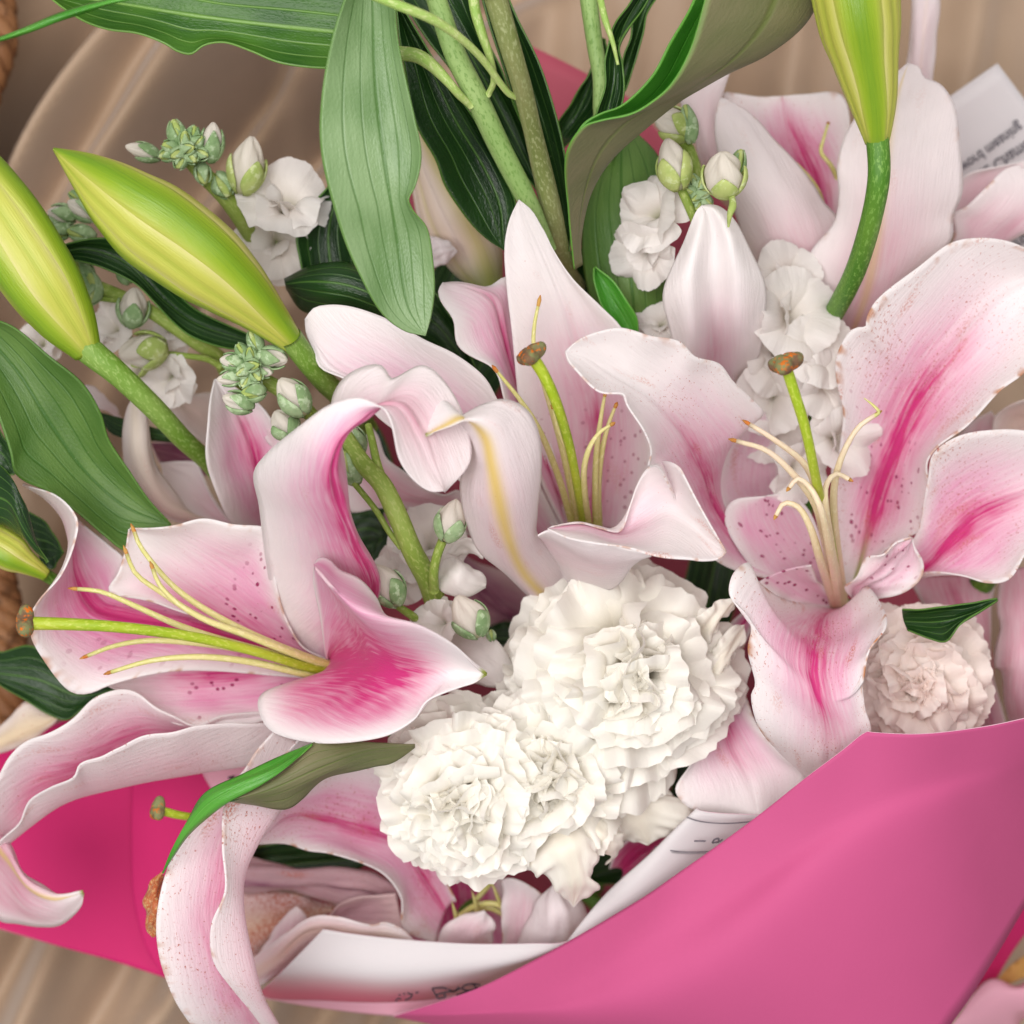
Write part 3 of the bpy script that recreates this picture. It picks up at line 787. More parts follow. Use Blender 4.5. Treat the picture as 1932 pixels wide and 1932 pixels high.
petal(o, ('5:1125,1112 1185,1082 1300,1131 1560,1173 1710,1212', [22.3, 22.7, 23.4, 23.9, 24]), ('5:1135,1120 1240,1190 1400,1260 1570,1260 1712,1215', [20, 20.6, 21.5, 22.6, 23.8]),
      ('5:1140,1130 1180,1250 1340,1395 1500,1390 1650,1228 1714,1218', [16, 16, 16, 18, 21, 23.5]), name='petal_base', back=True, blush=.35, deep=.1, rib=0, ew=.9)
petal(L, ('2:560,1225 600,1236 650,1245 705,1300', [14, 14.6, 14.6]), ('2:560,1300 640,1300 705,1300', [14.4, 15, 14.6]), ('2:560,1380 620,1370 670,1345 705,1300', [14, 14.6, 14.6]), name='petal_tip', back=True, blush=.1, deep=0, rib=0, stain=0)
for s, z in (('5:1310,1075 1230,800 1130,560 1040,420 910,258', [15, 19, 21.5, 22.5]), ('5:1345,1080 1310,850 1290,700 1230,560 1205,450', [15, 19, 21, 21.5]),
             ('5:1395,1085 1370,900 1368,760 1400,650 1450,580 1510,540', [15, 19.5, 21.5, 22]), ('5:1430,1090 1425,900 1430,700 1455,500 1475,385', [15, 18.5, 20, 20.8]),
             ('5:1445,1090 1440,850 1465,650 1500,520 1530,445', [15, 18, 19.5, 20.2]), ('5:1340,1080 1250,650 2:1120,1850 2:1105,1780 2:1110,1680 2:1132,1568', [15, 17, 18.5, 20, 20.5])):
    filament(L, s, z, (7, 6.5, 5.5, 3), FIL)
pistil(L, '5:1370,1090 1330,850 1290,650 1220,420 1150,270 1090,180', [15, 20, 22.5, 24, 24.5], (8, 8.5, 10, 12), 22)

# ------------------------------------------------------------------ lily on the right, open to the viewer
L = thing('lily_flower', 'wide open pink lily with spotted throat and six curled filaments by the wrap corner', 'lily', at_px(6, 990, 1480, 11))
hidden_stem(L, 6, 1000, 1480, 12.5)
petal(L, ('6:740,1360 400,1280 270,1180 150,950 30,750 5:1705,760 5:1722,680 5:1690,570 5:1605,430 5:1580,370 5:1450,360 5:1335,262 5:1285,205 5:1274,165', [13.5, 16, 19.5, 23, 25.2, 25.6, 25]),
      ('6:760,1330 500,1170 340,980 270,790 150,570 0,410 5:1500,280 5:1380,200 5:1274,165', [13, 14.6, 17, 20, 22.2, 23.6, 25]),
      ('6:780,1300 450,1080 350,950 320,850 350,750 440,600 590,490 540,430 430,330 360,240 230,200 150,120 0,90 5:1560,50 5:1450,68 5:1340,110 5:1274,165', [13.5, 14.5, 16, 18.6, 21.5, 23.5, 24.5, 25]),
      blush=.85, deep=.8, rib=.9, stain=.5, edge=.5, green=.9, vb=.62, um=.02, nu=36, nv=90, ew=.5, gw=.25, ruf=.09)
petal(L, ('6:1000,1420 950,1200 960,900 1000,600 1010,480 972,310 972,200 1050,62 3:1122,1702 3:1135,1640 3:1180,1560 3:1400,1380 3:1560,1260 3:1700,1234 3:1850,1250 3:1990,1310 3:2150,1420', [13.4, 14.6, 16.5, 18.6, 19.3, 19, 18]),
      ('6:1030,1420 1090,1240 1180,900 1260,680 1400,400 1720,0 3:1900,1500 3:2150,1420', [13, 13.4, 14.8, 16, 17, 17.3, 17.5]),
      ('6:1060,1420 1200,1200 1330,1120 1402,1080 1440,900 1428,740 1480,660 1640,550 1820,370 1932,280 2050,100 3:2150,1600 3:2150,1420', [13.4, 14.6, 17, 18.4, 19, 18.6, 17.8]),
      blush=.75, deep=.85, rib=.95, stain=.6, edge=.8, spots=.9, green=.9, va=.02, vb=.78, dvb=.72, dw=.36, ew=.7, nu=40, nv=96, sv=(.08, .4), gw=.14, ruf=.12)
petal(L, ('6:1080,1380 1370,1130 1440,830 1462,700 1600,602 1800,565 1932,572 2100,620 2250,800', [13.4, 15.5, 17.5, 18.6, 18.6, 18]), ('6:1080,1420 1410,1290 1530,1170 1700,1020 1932,920 2250,800', [13, 15, 16.2, 17, 18]),
      ('6:1100,1450 1410,1312 1600,1332 1740,1366 1850,1340 1932,1200 2060,1100 2180,950 2250,800', [13.4, 15.5, 17.6, 18.5, 18.4, 18]), blush=.9, deep=.9, rib=.7, stain=.6, edge=.5, vb=.8, ew=.55, dw=.28, nu=30, nv=64, ruf=.12)
petal(L, ('6:1045,1440 1000,1372 1060,1320 1150,1230 1350,1130', [15, 17, 18, 18]), ('6:1055,1445 1110,1390 1250,1280 1350,1130', [15, 16.6, 17, 18]), ('6:1060,1450 1150,1442 1260,1420 1380,1340 1402,1250 1350,1130', [15, 16.6, 17.2, 17.6, 18]),
      name='petal_fragment', blush=.5, deep=.3, rib=0, spots=.9, stain=.5, edge=.6, crumple=.12, ruf=.15, um=-.6, sv=(.3, 1.2), vb=1.2)
petal(L, ('6:890,1475 700,1445 560,1352 505,1254 432,1308 407,1400 420,1440 500,1530 520,1600 502,1700 540,1890 9:520,230 9:560,400 9:680,540 9:800,660 9:830,900', [13.4, 17, 21.4, 22.4, 22.2, 21.6, 21, 19, 16, 13]),
      ('6:960,1490 920,1512 880,1550 862,1640 840,1800 9:860,200 9:920,450 9:900,900', [13.4, 19.5, 21.4, 21.6, 21, 19.8, 17, 13]),
      ('6:1010,1475 1060,1445 1116,1375 1205,1500 1212,1580 1130,1700 1098,1880 9:1090,120 9:1110,300 9:1140,410 9:1100,700 9:900,950', [13.4, 18, 22, 22, 21.4, 20.4, 18, 13]),
      blush=.7, deep=.7, rib=.7, stain=.6, edge=.9, vb=.66, ew=.6, dw=.4, nu=34, nv=90, ruf=.05, va=-.4)
petal(L, ('6:930,1490 720,1470 550,1362', [13.5, 15, 16.5]), ('6:935,1470 820,1400 680,1305', [13.3, 14.6, 16]), ('6:940,1460 885,1390 830,1272', [13.5, 15, 16.5]), name='petal_fragment',
      blush=.7, deep=.3, rib=0, spots=1, stain=.3, um=3, vb=1.2, sv=(0, 1.2))
petal(L, ('6:900,1420 600,1335 450,1180 388,1020 425,940 600,912', [13, 14.5, 16, 16]), ('6:930,1420 750,1230 620,1040 600,912', [12.5, 13.5, 14.8, 16]), ('6:970,1420 900,1200 850,1050 800,960 720,900 600,912', [13, 14, 15, 16]),
      blush=.75, deep=.3, rib=.1, spots=.8, stain=.4, um=3, vb=1.2, ew=.4, sv=(.2, 1.2))
petal(L, ('6:500,1050 380,980 325,860 440,600 592,482', [12.5, 13.5, 14.5, 15.5]), ('6:600,1050 520,850 540,650 592,482', [12.2, 12.8, 13.8, 15.5]), ('6:760,1050 730,880 665,660 592,482', [12.5, 13, 14, 15.5]), blush=.6, deep=.1, rib=0, stain=.45, vb=1)
petal(L, ('6:500,1500 400,1600 290,1932 9:272,240 9:280,380 9:212,600 9:130,720 9:170,790 9:240,830 9:400,880', [12.5, 14, 16, 17, 17, 16]), ('6:540,1480 400,1700 9:330,150 9:420,480 9:520,680 9:560,870', [12, 13.4, 15.6, 16.6, 16.8]),
      ('6:560,1500 470,1700 442,1780 9:470,180 9:560,400 9:700,560 9:800,660 9:720,800 9:600,900', [12.5, 14, 16, 17, 16.6, 16]), blush=.95, deep=.7, rib=.9, stain=.3, edge=.5, vb=.78, nu=28, nv=70, dw=.3, ew=.6)
for s, z in (('6:985,1540 900,1130 850,950 740,800 600,675 440,625', [12, 16, 20.5, 22, 22.5]), ('6:1000,1540 920,1150 870,920 800,750 640,620 510,538', [12, 16, 19.5, 20.8, 21.2]),
             ('6:975,1540 880,1250 820,1060 760,965 690,948 650,1010', [12, 16, 20, 21, 20.8]), ('6:985,1540 910,1100 870,950 810,850 760,820 720,865', [12, 16.6, 20.8, 22.4, 22]),
             ('6:1000,1540 930,1150 905,950 910,850 960,795 1022,822', [12, 16, 20, 21.4, 21]), ('6:1010,1540 960,1150 945,950 960,800 1010,660 1080,550 1165,490', [12, 16, 19.5, 21, 21.6])):
    filament(L, s, z, (9, 9, 8, 6, 4.5), FILP)
tube('withered_anther', '6:1160,495 1182,478 1150,440 1105,405', [21.6, 21.8, 21.8, 21.6], (4, 3, 1), FIL, L, 12, 7)
pistil(L, '6:1000,1540 930,1150 880,940 800,560 745,380 695,225', [10.5, 16, 20, 23.2, 24.4, 25], (9, 9, 9.5, 11), 24)

# ------------------------------------------------------------------ lily at the back right seen from behind
L = thing('lily_flower', 'pale lily showing the backs of its petals beside the printed card', 'lily', at_px(3, 900, 1900, 8))
hidden_stem(L, 3, 920, 1900, 9)
petal(L, ('3:900,1750 700,900 480,620 375,500 375,478 450,484 560,500 680,497', [9, 11, 12, 12]), ('3:940,1750 850,1000 700,650 680,497', [8.6, 10.5, 11.6, 12]), ('3:980,1750 1000,1000 1032,650 985,488 800,487 680,497', [9, 11, 12, 12]),
      blush=.9, deep=.75, rib=.8, stain=.5, dw=.4, um=.1, vb=1.0, edge=.4, ew=.8)
filament(L, '3:900,1090 860,980 790,890 700,808 645,762', [11.5, 13, 13.5, 13.5], (5, 5, 4), FIL)
filament(L, '3:965,920 935,860 882,785 895,720 918,640', [12.5, 13.4, 13.6, 13.4], (5, 4, 2.5), FIL)
petal(L, ('3:850,1880 600,1500 450,1150 335,700 345,560 365,508', [9, 12, 14, 15, 15]), ('3:900,1850 720,1200 530,800 420,600 365,508', [10, 13.5, 15.2, 15.4, 15]),
      ('3:960,1830 1000,1250 960,1130 890,1050 830,950 700,800 615,710 560,640 480,570 400,525 365,508', [9, 12, 13.4, 14.2, 14.8, 15]), back=True, blush=.8, deep=.25, rib=.1, stain=.14, vb=.55, ew=.9, nu=28, edge=.4, um=-.4, dw=.6)
petal(L, ('3:920,1850 830,1400 828,1310 950,1150 982,1000 970,850 1000,720 1040,640 1150,480 1330,330', [10, 14.5, 16, 16.8, 17, 16.6]), ('3:1000,1850 1150,1500 1210,1200 1250,800 1290,500 1330,330', [11, 15, 16.6, 17.4, 17.3, 16.6]),
      ('3:1080,1850 1330,1450 1560,1240 1572,1120 1612,1000 1592,760 1570,550 1500,440 1410,400 1390,350 1330,330', [10, 13.5, 15.4, 16.4, 16.8, 16.6]), back=True, blush=.75, deep=.2, rib=0, cream=.5, cw=.09, um=-.12, stain=.12, vb=.6, ew=.85, nu=34, nv=70, edge=.3, ruf=.14)
petal(L, ('3:330,1000 240,760 200,620 160,490 260,420 405,365', [10, 12.5, 13, 13]), ('3:360,1000 290,700 300,500 405,365', [10, 13, 13.4, 13]), ('3:400,1000 325,680 368,500 390,420 405,365', [10, 12.5, 13, 13]), back=True, blush=.3, deep=.1, rib=0, stain=.05)
petal(L, ('3:1500,1500 1572,1190 1560,1110 1640,1060 1750,950 1840,872 1900,858', [10, 13, 14, 14.5, 14]), ('3:1580,1500 1750,1220 1900,1080 1960,950 1900,858', [9.5, 12.5, 13.6, 14, 14]),
      ('3:1700,1500 1850,1265 1932,1205 2050,1100 2060,950 1900,858', [10, 12.5, 13.4, 14, 14]), back=True, blush=.8, deep=.3, rib=.2, vb=.75, edge=.5, um=.3)
petal(L, ('3:1560,1200 1590,950 1640,900 1800,860 1932,830', [10, 11.5, 12, 12]), ('3:1650,1200 1720,1000 1830,900 1932,830', [10, 11, 11.6, 12]), ('3:1800,1200 1900,1050 1980,930 1932,830', [10, 11, 12, 12]), back=True, blush=.6, deep=.1, rib=0)
petal(L, ('3:1290,560 1332,330 1342,150 1352,0 1390,-160', [9, 10.5, 11, 11]), ('3:1370,560 1400,300 1420,100 1440,-160', [9, 11, 11.6, 11]), ('3:1490,560 1448,390 1470,200 1497,0 1490,-160', [9, 10.5, 11, 11]), back=True, blush=.25, deep=.05, rib=0, cream=.1, stain=.05)
petal(L, ('6:380,420 60,380 3:130,1932 3:100,1700 3:74,1530 3:110,1400 3:170,1250 3:240,1085 3:262,1064', [12, 16.2, 18.4, 19.4, 20]),
      ('6:395,420 6:200,330 3:225,1850 3:200,1500 3:235,1250 3:270,1090 3:262,1064', [12.4, 17, 19.4, 20.2, 20]),
      ('6:420,420 6:330,250 3:332,1800 3:316,1400 3:322,1200 3:290,1100 3:262,1064', [11.6, 16, 18.5, 19.6, 20]),
      ('6:445,420 6:430,290 3:455,1800 3:450,1500 3:410,1230 3:330,1085 3:262,1064', [12.4, 17, 19.4, 20.2, 20]),
      ('6:470,420 6:450,330 6:522,230 3:556,1850 3:604,1590 3:592,1480 3:540,1350 3:450,1150 3:360,1066 3:300,1056 3:262,1064', [12, 16.2, 18.4, 19.4, 20]),
      blush=.4, deep=.12, rib=.35, vb=.5, dvb=.45, dw=.2, ew=.9, stain=.08, nu=40)

# ------------------------------------------------------------------ lily half hidden behind the left bud stalk
L = thing('lily_flower', 'half hidden lily with one pink striped upright petal below the fuzzy bud cluster', 'lily', at_px(4, 1280, 1120, 9))
hidden_stem(L, 4, 1280, 1130, 10.5)
petal(L, ('4:1150,700 1000,600 860,425 870,398', [9, 11.5, 12.5]), ('4:1160,650 1060,500 870,398', [9, 11, 12.5]), ('4:1180,600 1100,560 1118,390 1000,383 870,398', [9, 11, 12.5]), back=True, blush=.2, deep=0, rib=0, cream=.15, cw=1)
petal(L, ('4:1050,820 830,745 785,640', [8, 8.6, 9.5]), ('4:1080,790 950,690 785,640', [7.6, 8, 9.5]), ('4:1100,780 1015,640 785,635', [8, 9, 9.5]), mats=[M_WILT, M_WILT], blush=1, deep=.8, rib=0, dw=2, ew=.1, vb=2)
petal(L, ('4:1250,1100 1050,1050 880,900 828,738', [9, 10.5, 11.4, 12]), ('4:1270,1100 1100,950 980,830 828,738', [9, 10, 11, 12]), ('4:1290,1100 1195,1040 1085,900 1022,738 940,733 828,738', [9, 10.6, 11.6, 12]), back=True, blush=.6, deep=.1, rib=0, vb=.6)
petal(L, ('4:1250,1100 1100,1060 890,1042 740,920 660,780 640,600 660,460 692,402', [9, 12, 13.5, 14.5, 15, 15]), ('4:1240,1090 1050,1030 870,960 760,830 712,690 700,540 692,402', [9.5, 12.6, 14.4, 15.4, 15.6, 15]),
      ('4:1220,1080 1012,1030 900,910 832,800 786,640 762,520 740,430 692,402', [9, 12, 13.5, 14.5, 15, 15]), back=True, blush=.3, deep=0, rib=0, cream=.22, edge=.3, vb=.6, cw=.7)
petal(L, ('4:660,540 560,470 468,430 438,370 440,336', [10, 11.5, 12]), ('4:650,560 590,470 500,390 440,336', [10, 11.5, 12]), ('4:640,580 610,480 540,405 492,345 440,336', [10, 11.4, 12]), back=True, blush=.2, deep=0, rib=0)
petal(L, ('4:1380,1110 1250,1085 1180,1020 1130,920 1085,780 1075,620 1098,400 1114,308', [10, 14, 16, 17.2, 17.6, 17]), ('4:1420,1110 1330,800 1250,560 1180,420 1114,308', [9.5, 13, 15, 16, 17]),
      ('4:1480,1110 1410,900 1390,720 1460,640 1360,480 1250,390 1165,318 1114,308', [10, 13, 15.4, 16.2, 16.4, 17]), blush=.85, deep=.85, rib=.7, stain=.2, vb=.8, dw=.32, ew=.55, um=.1)
petal(L, ('4:1500,600 1440,560 1380,490 1330,440', [15, 15.4, 15.4]), ('4:1520,660 1440,600 1330,440', [15, 15.8, 15.4]), ('4:1480,700 1400,640 1345,520 1330,440', [15, 15.4, 15.4]), back=True, blush=.5, deep=.1, rib=0)

# shaded petal of a lily deep between the stock stem and the carnations
L = thing('lily_flower', 'shaded pink lily lying deep behind the stock stem and the curling petals', 'lily', at_px(5, 1000, 1350, 6))
hidden_stem(L, 5, 1000, 1350, 7)
petal(L, ('5:1150,1300 720,880 640,905 450,800 340,720 300,600 275,560', [9, 13, 14, 14.6, 14.4]), ('5:1100,1300 650,960 400,880 250,720 275,560', [8.6, 12.5, 13.6, 14, 14.4]), ('5:1080,1350 700,1060 500,980 300,975 155,992 110,870 200,640 275,560', [9, 12.4, 13.4, 14, 14.4]),
      back=True, blush=.95, deep=.35, rib=.1, um=.4, dw=.7, vb=1.1, ew=.8)
petal(L, ('5:1180,1480 1050,1350 800,1250 720,1200 650,1100', [7, 8, 8.6, 9]), ('5:1100,1600 950,1500 820,1380 650,1100', [6.6, 8.4, 9, 9]), ('5:1000,1650 850,1560 740,1450 640,1300 650,1100', [7, 8, 8.6, 9]), back=True, mats=[M_WILT, M_WILT], blush=1, deep=.8, rib=.3, dw=.5, vb=1.3)
petal(L, ('5:700,1100 560,1000 400,960 330,1000', [8, 9, 9.6]), ('5:700,1200 520,1100 330,1000', [8, 8.8, 9.6]), ('5:680,1300 500,1250 380,1150 330,1000', [8, 8.6, 9.6]), back=True, mats=[M_WILT, M_WILT], blush=1, deep=.6, rib=.1, dw=.6, vb=1.3)

# ------------------------------------------------------------------ lily low in front, partly under the carnations
L = thing('lily_flower', 'drooping lily under the carnations with petals spilling over the wrap edge', 'lily', at_px(8, 750, 1330, 8))
hidden_stem(L, 8, 760, 1330, 8.5)
petal(L, ('8:430,1560 445,1300 500,1150 650,1000', [8, 9, 10, 10.5]), ('8:700,1560 680,1350 670,1200 650,1000', [7, 8, 9, 10.5]), ('8:1050,1560 980,1300 920,1130 650,1000', [8, 9, 10, 10.5]), blush=1, deep=1.2, rib=.4, dw=.8, ew=.3, vb=2, spots=.6, sv=(0, 1.2))
petal(L, ('8:1500,1130 1560,1000 1650,960 1790,950', [11, 12, 13]), ('8:1560,1130 1640,1060 1790,960', [10.6, 11.6, 13]), ('8:1560,1180 1660,1120 1790,965', [11, 12, 13]), blush=1, deep=1.3, rib=.4, dw=1, ew=.2, vb=2, stain=.5)
petal(L, ('7:1240,1250 1500,1262 1780,1325', [8.6, 9, 9]), ('7:1250,1450 1450,1400 1780,1330', [8.8, 9.4, 9]), ('7:1270,1640 1360,1560 1600,1370 1780,1335', [8.4, 8.8, 9]), back=True, mats=[M_WILT, M_WILT], blush=.3, deep=0, rib=0, stain=1.1, edge=.6, cream=.3, cw=.6, crumple=.14)
petal(L, ('7:1230,1050 1500,1105 1932,1150 8:300,1170 8:430,1240', [9.6, 10.2, 10.4, 10]), ('7:1230,1160 1500,1180 1932,1235 8:400,1320', [10.4, 11, 11, 10]), ('7:1230,1240 1500,1242 1790,1322 8:250,1320 8:420,1420', [9.4, 10, 10.2, 10]),
      back=True, mats=[M_WILT, M_WILT], blush=.6, deep=.9, rib=0, um=.35, dw=.14, cream=.0, ew=.1, vb=1.3, crumple=.16, stain=.6)
petal(L, ('7:1700,1370 1800,1292 8:200,1274 8:392,1255', [11, 11.4, 11.4]), ('7:1700,1390 1850,1350 8:250,1340 8:410,1340', [10.6, 10.8, 11]), ('7:1680,1420 1850,1420 8:250,1430 8:430,1440', [10.8, 11, 11]), back=True, mats=[M_WILT, M_WILT], blush=.7, deep=.1, rib=0, um=.3, ruf=.12)
petal(L, ('7:1300,1640 1380,1500 1480,1380 1540,1325', [10, 11, 11.6]), ('7:1400,1640 1480,1500 1540,1325', [10, 11.4, 11.6]), ('7:1520,1620 1595,1440 1585,1380 1540,1325', [10, 11, 11.6]), back=True, blush=.7, deep=.1, rib=0, edge=.6)
petal(L, ('8:700,1300 450,800 350,600 150,590 7:1600,720 7:1450,830 7:1325,1000', [12, 13.4, 14.6, 15, 15]), ('8:650,1350 400,1000 200,930 0,880 7:1500,865 7:1325,1000', [11, 12.6, 13.6, 14.4, 15]),
      ('8:600,1520 432,1440 412,1280 330,1160 200,1080 50,1038 7:1600,1032 7:1480,998 7:1325,1000', [11, 13, 14.4, 15, 15]), blush=.85, deep=.55, rib=.6, stain=.6, edge=.8, vb=.95, va=-.3, nu=34, nv=70, dw=.4, um=-.05, ew=.5)
petal(L, ('7:1290,1600 1400,1520 1500,1450 1620,1375 1750,1375 1932,1420 8:330,1402 8:430,1440 8:492,1505', [12, 13, 13.6, 13.8, 13.6, 13]), ('7:1310,1670 1420,1600 1600,1450 1850,1470 8:330,1480 8:492,1520', [12.2, 13, 13.4, 13.2, 12.8]),
      ('7:1332,1738 1450,1660 1640,1520 8:100,1580 8:400,1570 8:492,1545', [11.6, 12, 12, 12, 12]), back=True, blush=.55, deep=.1, rib=0, stain=.4, edge=.7, cream=.25, cw=.5)
petal(L, ('8:600,1560 640,1432 730,1372 852,1348', [11, 12.4, 13]), ('8:740,1560 790,1440 852,1348', [11.4, 12.8, 13]), ('8:890,1560 892,1450 895,1395 852,1348', [11, 12.4, 13]), back=True, blush=.5, deep=.1, rib=0, stain=.35, edge=.5)
petal(L, ('8:942,1560 945,1350 950,1260 940,1190', [11, 13, 13.6]), ('8:1010,1560 1040,1380 1050,1260 1020,1182', [11.4, 13.4, 14]), ('8:1080,1560 1120,1400 1150,1290 1155,1262', [11, 13, 13.6]), back=True, blush=.7, deep=.2, rib=0, stain=.3, edge=.8)
petal(L, ('8:1010,1560 1080,1400 1160,1270 1222,1198', [11.6, 13.6, 14.6]), ('8:1180,1560 1240,1400 1222,1198', [13, 15, 14.6]), ('8:1310,1540 1372,1400 1362,1320 1295,1258 1222,1198', [11.4, 13.4, 14.6]), back=True, blush=.12, deep=0, rib=0, crumple=.06)
for s, z in (('8:720,1375 800,1322 900,1308 980,1345', [11, 12, 12]), ('8:760,1400 860,1330 960,1370', [10.6, 11.4, 11.4]), ('8:930,1120 880,1200 800,1300', [10, 10.6, 11])):
    filament(L, s, z, (6, 6, 5), FIL, False)
for s in ('8:707,1382 695,1340 682,1298', '8:812,1345 800,1290 786,1242', '8:938,1325 910,1250 878,1176'):
    tube('withered_anther', s, [12, 12.8, 13.4], (5, 3.5, 1), FIL, L, 10, 7)
pistil(L, '7:1100,880 1000,862 920,850 850,832 815,825', [15, 16, 16.5, 16.8], (7, 7, 8, 9), 17)
petal(L, ('7:1420,420 1330,520 1250,640 1110,760 1000,900 905,1050 850,1180 812,1400 830,1600 900,1800 985,1932 1120,2100', [18.6, 18.8, 19.2, 19.8, 20, 19.6, 18.4, 15]),
      ('7:1560,480 1430,680 1300,850 1220,1020 1200,1200 1160,1400 1190,1600 1260,1780 1420,2030', [17.6, 17.6, 18.2, 18.6, 18.8, 18.4, 17, 14]),
      ('7:1620,470 1500,700 1440,825 1330,1000 1262,1150 1250,1300 1298,1600 1350,1790 1430,1932 1520,2080', [18.6, 18.6, 19.2, 19.6, 20, 19.6, 18, 14.6]),
      ('7:1560,440 1400,600 1170,780 1142,1000 1158,1240 1088,1420 1100,1600 1200,1750 1300,1870 1440,2060', [19.6, 19.8, 20.4, 21, 21.2, 20.8, 19, 15.6]),
      blush=.75, deep=.7, rib=0, um=-.3, dw=.26, stain=.6, edge=.5, nu=44, nv=90, vb=1.1, dvb=1.1, va=.1, ew=.6, ruf=.06)

# ------------------------------------------------------------------ mauve lily behind the cream carnation
L = thing('lily_flower', 'mauve pink lily hanging behind the cream carnation and small pointed leaf', 'lily', at_px(6, 1750, 1300, 10))
hidden_stem(L, 6, 1750, 1300, 11)
petal(L, ('6:1560,700 1590,600 1690,500 1760,470', [10, 11.4, 12]), ('6:1700,720 1740,600 1760,470', [10, 11, 12]), ('6:1900,760 1860,600 1760,470', [10, 11, 12]), back=True, blush=.8, deep=.2, rib=0)
petal(L, ('6:1760,600 1775,530 1830,460 1932,405 2100,350', [12.6, 13.4, 14, 14]), ('6:1860,600 1900,520 2000,440 2100,380', [12, 12.6, 13.4, 14]), ('6:1960,640 2050,560 2100,420', [12, 12.6, 13.6]), back=True, blush=.4, deep=0, rib=0, cream=.25, cw=1, edge=.3)
petal(L, ('6:1330,1340 1420,1480 1560,1680 9:1640,150 9:1740,420', [10, 11, 11, 10, 9]), ('6:1550,1330 1600,1500 1690,1700 9:1710,150 9:1780,420', [10.4, 12, 12, 11, 9.6]), ('6:1790,1320 1750,1500 1760,1700 9:1770,100 9:1840,420', [10, 11, 11, 10, 9]),
      back=True, blush=1.1, deep=.7, rib=.4, dw=.8, vb=2, ew=.2)
petal(L, ('6:1810,1320 1795,1500 1815,1600 1775,1800 9:1800,100 9:1870,420', [11, 12.6, 13.4, 13, 11]), ('6:1950,1280 1960,1500 1950,1800 9:1940,200 9:1980,450', [11.6, 13.6, 14.6, 14, 12]), ('6:2150,1260 2150,1600 2150,1932 9:2150,300 9:2120,450', [11, 12.6, 13.4, 13, 11]),
      back=True, blush=1.0, deep=.4, rib=.15, dw=.8, vb=2, ew=.3, edge=.4)

# ------------------------------------------------------------------ withered bits
o = petal(None, ('7:-60,470 60,345 145,263 220,310 300,346', [11, 11.5, 12]), ('7:-60,500 100,430 300,346', [11.4, 12, 12]), ('7:-60,540 20,520 140,470 230,410 300,346', [11, 11.5, 12]), name='withered_petal', back=True, blush=0, deep=0, rib=0, cream=.5, cw=.8, edge=1, stain=.4)
o['label'], o['category'] = 'withered cream petal with brown edges beside the deep pink wrap', 'petal'
o = petal(None, ('7:842,1140 782,1200 750,1330 755,1450 792,1478', [18.4, 18.6, 18.4]), ('7:842,1170 812,1300 800,1400 792,1478', [18.2, 19, 18.4]), ('7:846,1160 842,1250 815,1440 792,1478', [17.6, 18, 18.4]), name='withered_petal', back=True, mats=[M_BROWN], blush=.1, deep=0, rib=0, cream=.1, cw=.8, edge=1, stain=1.4, crumple=.12)
o['label'], o['category'] = 'browned curled petal scrap beside the spilling petal', 'petal'
# ------------------------------------------------------------------ leaves
def leaf(label, *rails, mats=(LF_DARK, LF_BACK), parent=None, name=None, **kw):
    _seed[0] += 1
    kw.setdefault('ruf', .08)
    kw.setdefault('crumple', .03)
    o = sheet(name or ('lily_leaf' if parent is None else 'leaf'), rails, list(mats), parent, seed=_seed[0], thick=.0006, **kw)
    if parent is None:
        o['label'], o['category'] = label, 'leaf'
    return o

ST = thing('lily_plant', 'pair of tall joined green lily stems carrying the broad pale leaf', 'lily plant', at_px(2, 1250, 1380, 16))
leaf('', ('2:150,-60 60,200 12,500 10,800 100,1150 200,1400 320,1620 440,1712 546,1738', [26, 26, 25.6, 24.5, 23.5]), ('2:270,-60 285,400 330,800 400,1250 460,1600 546,1738', [25, 25.2, 25, 24, 23.5]),
     ('2:380,-60 402,250 490,600 515,800 475,955 441,1030 468,1090 550,1180 585,1380 590,1520 572,1650 546,1738', [25.4, 25.6, 25.4, 24.4, 23.5]), mats=(LF_PALE, LF_DARK), parent=ST, nu=40, nv=80, ruf=.1)
leaf('', ('2:400,40 430,300 500,630 600,830 640,950 700,1050 800,1180 880,1250 952,1294', [20, 20, 19, 18]), ('2:410,45 560,330 700,620 850,870 930,1060 952,1294', [19.5, 19.4, 18.4, 18]), ('2:420,30 560,270 700,460 850,720 930,880 1012,1060 1005,1180 952,1294', [20, 20, 19, 18]),
     parent=ST, nu=30)
leaf('', ('2:380,-80 560,200 700,400 850,700 1000,850 1112,966 1190,1120', [18.6, 18.4, 17.6, 17]), ('2:560,-80 760,250 950,600 1090,880 1190,1120', [18, 17.6, 17, 17]), ('2:780,-80 840,150 960,420 1080,760 1190,1120', [18.6, 18.4, 17.6, 17]), parent=ST, nu=30)
leaf('', ('2:820,-80 900,200 1000,500 1120,800 1200,1050 1290,1300', [18.2, 18, 17.4, 17]), ('2:900,-80 1010,300 1130,650 1220,950 1290,1300', [18, 17.8, 17.2, 17]), ('2:960,-40 1022,100 1132,330 1205,560 1252,740 1288,1000 1300,1150 1290,1300', [18.6, 18.6, 18, 17]), parent=ST, nu=30)
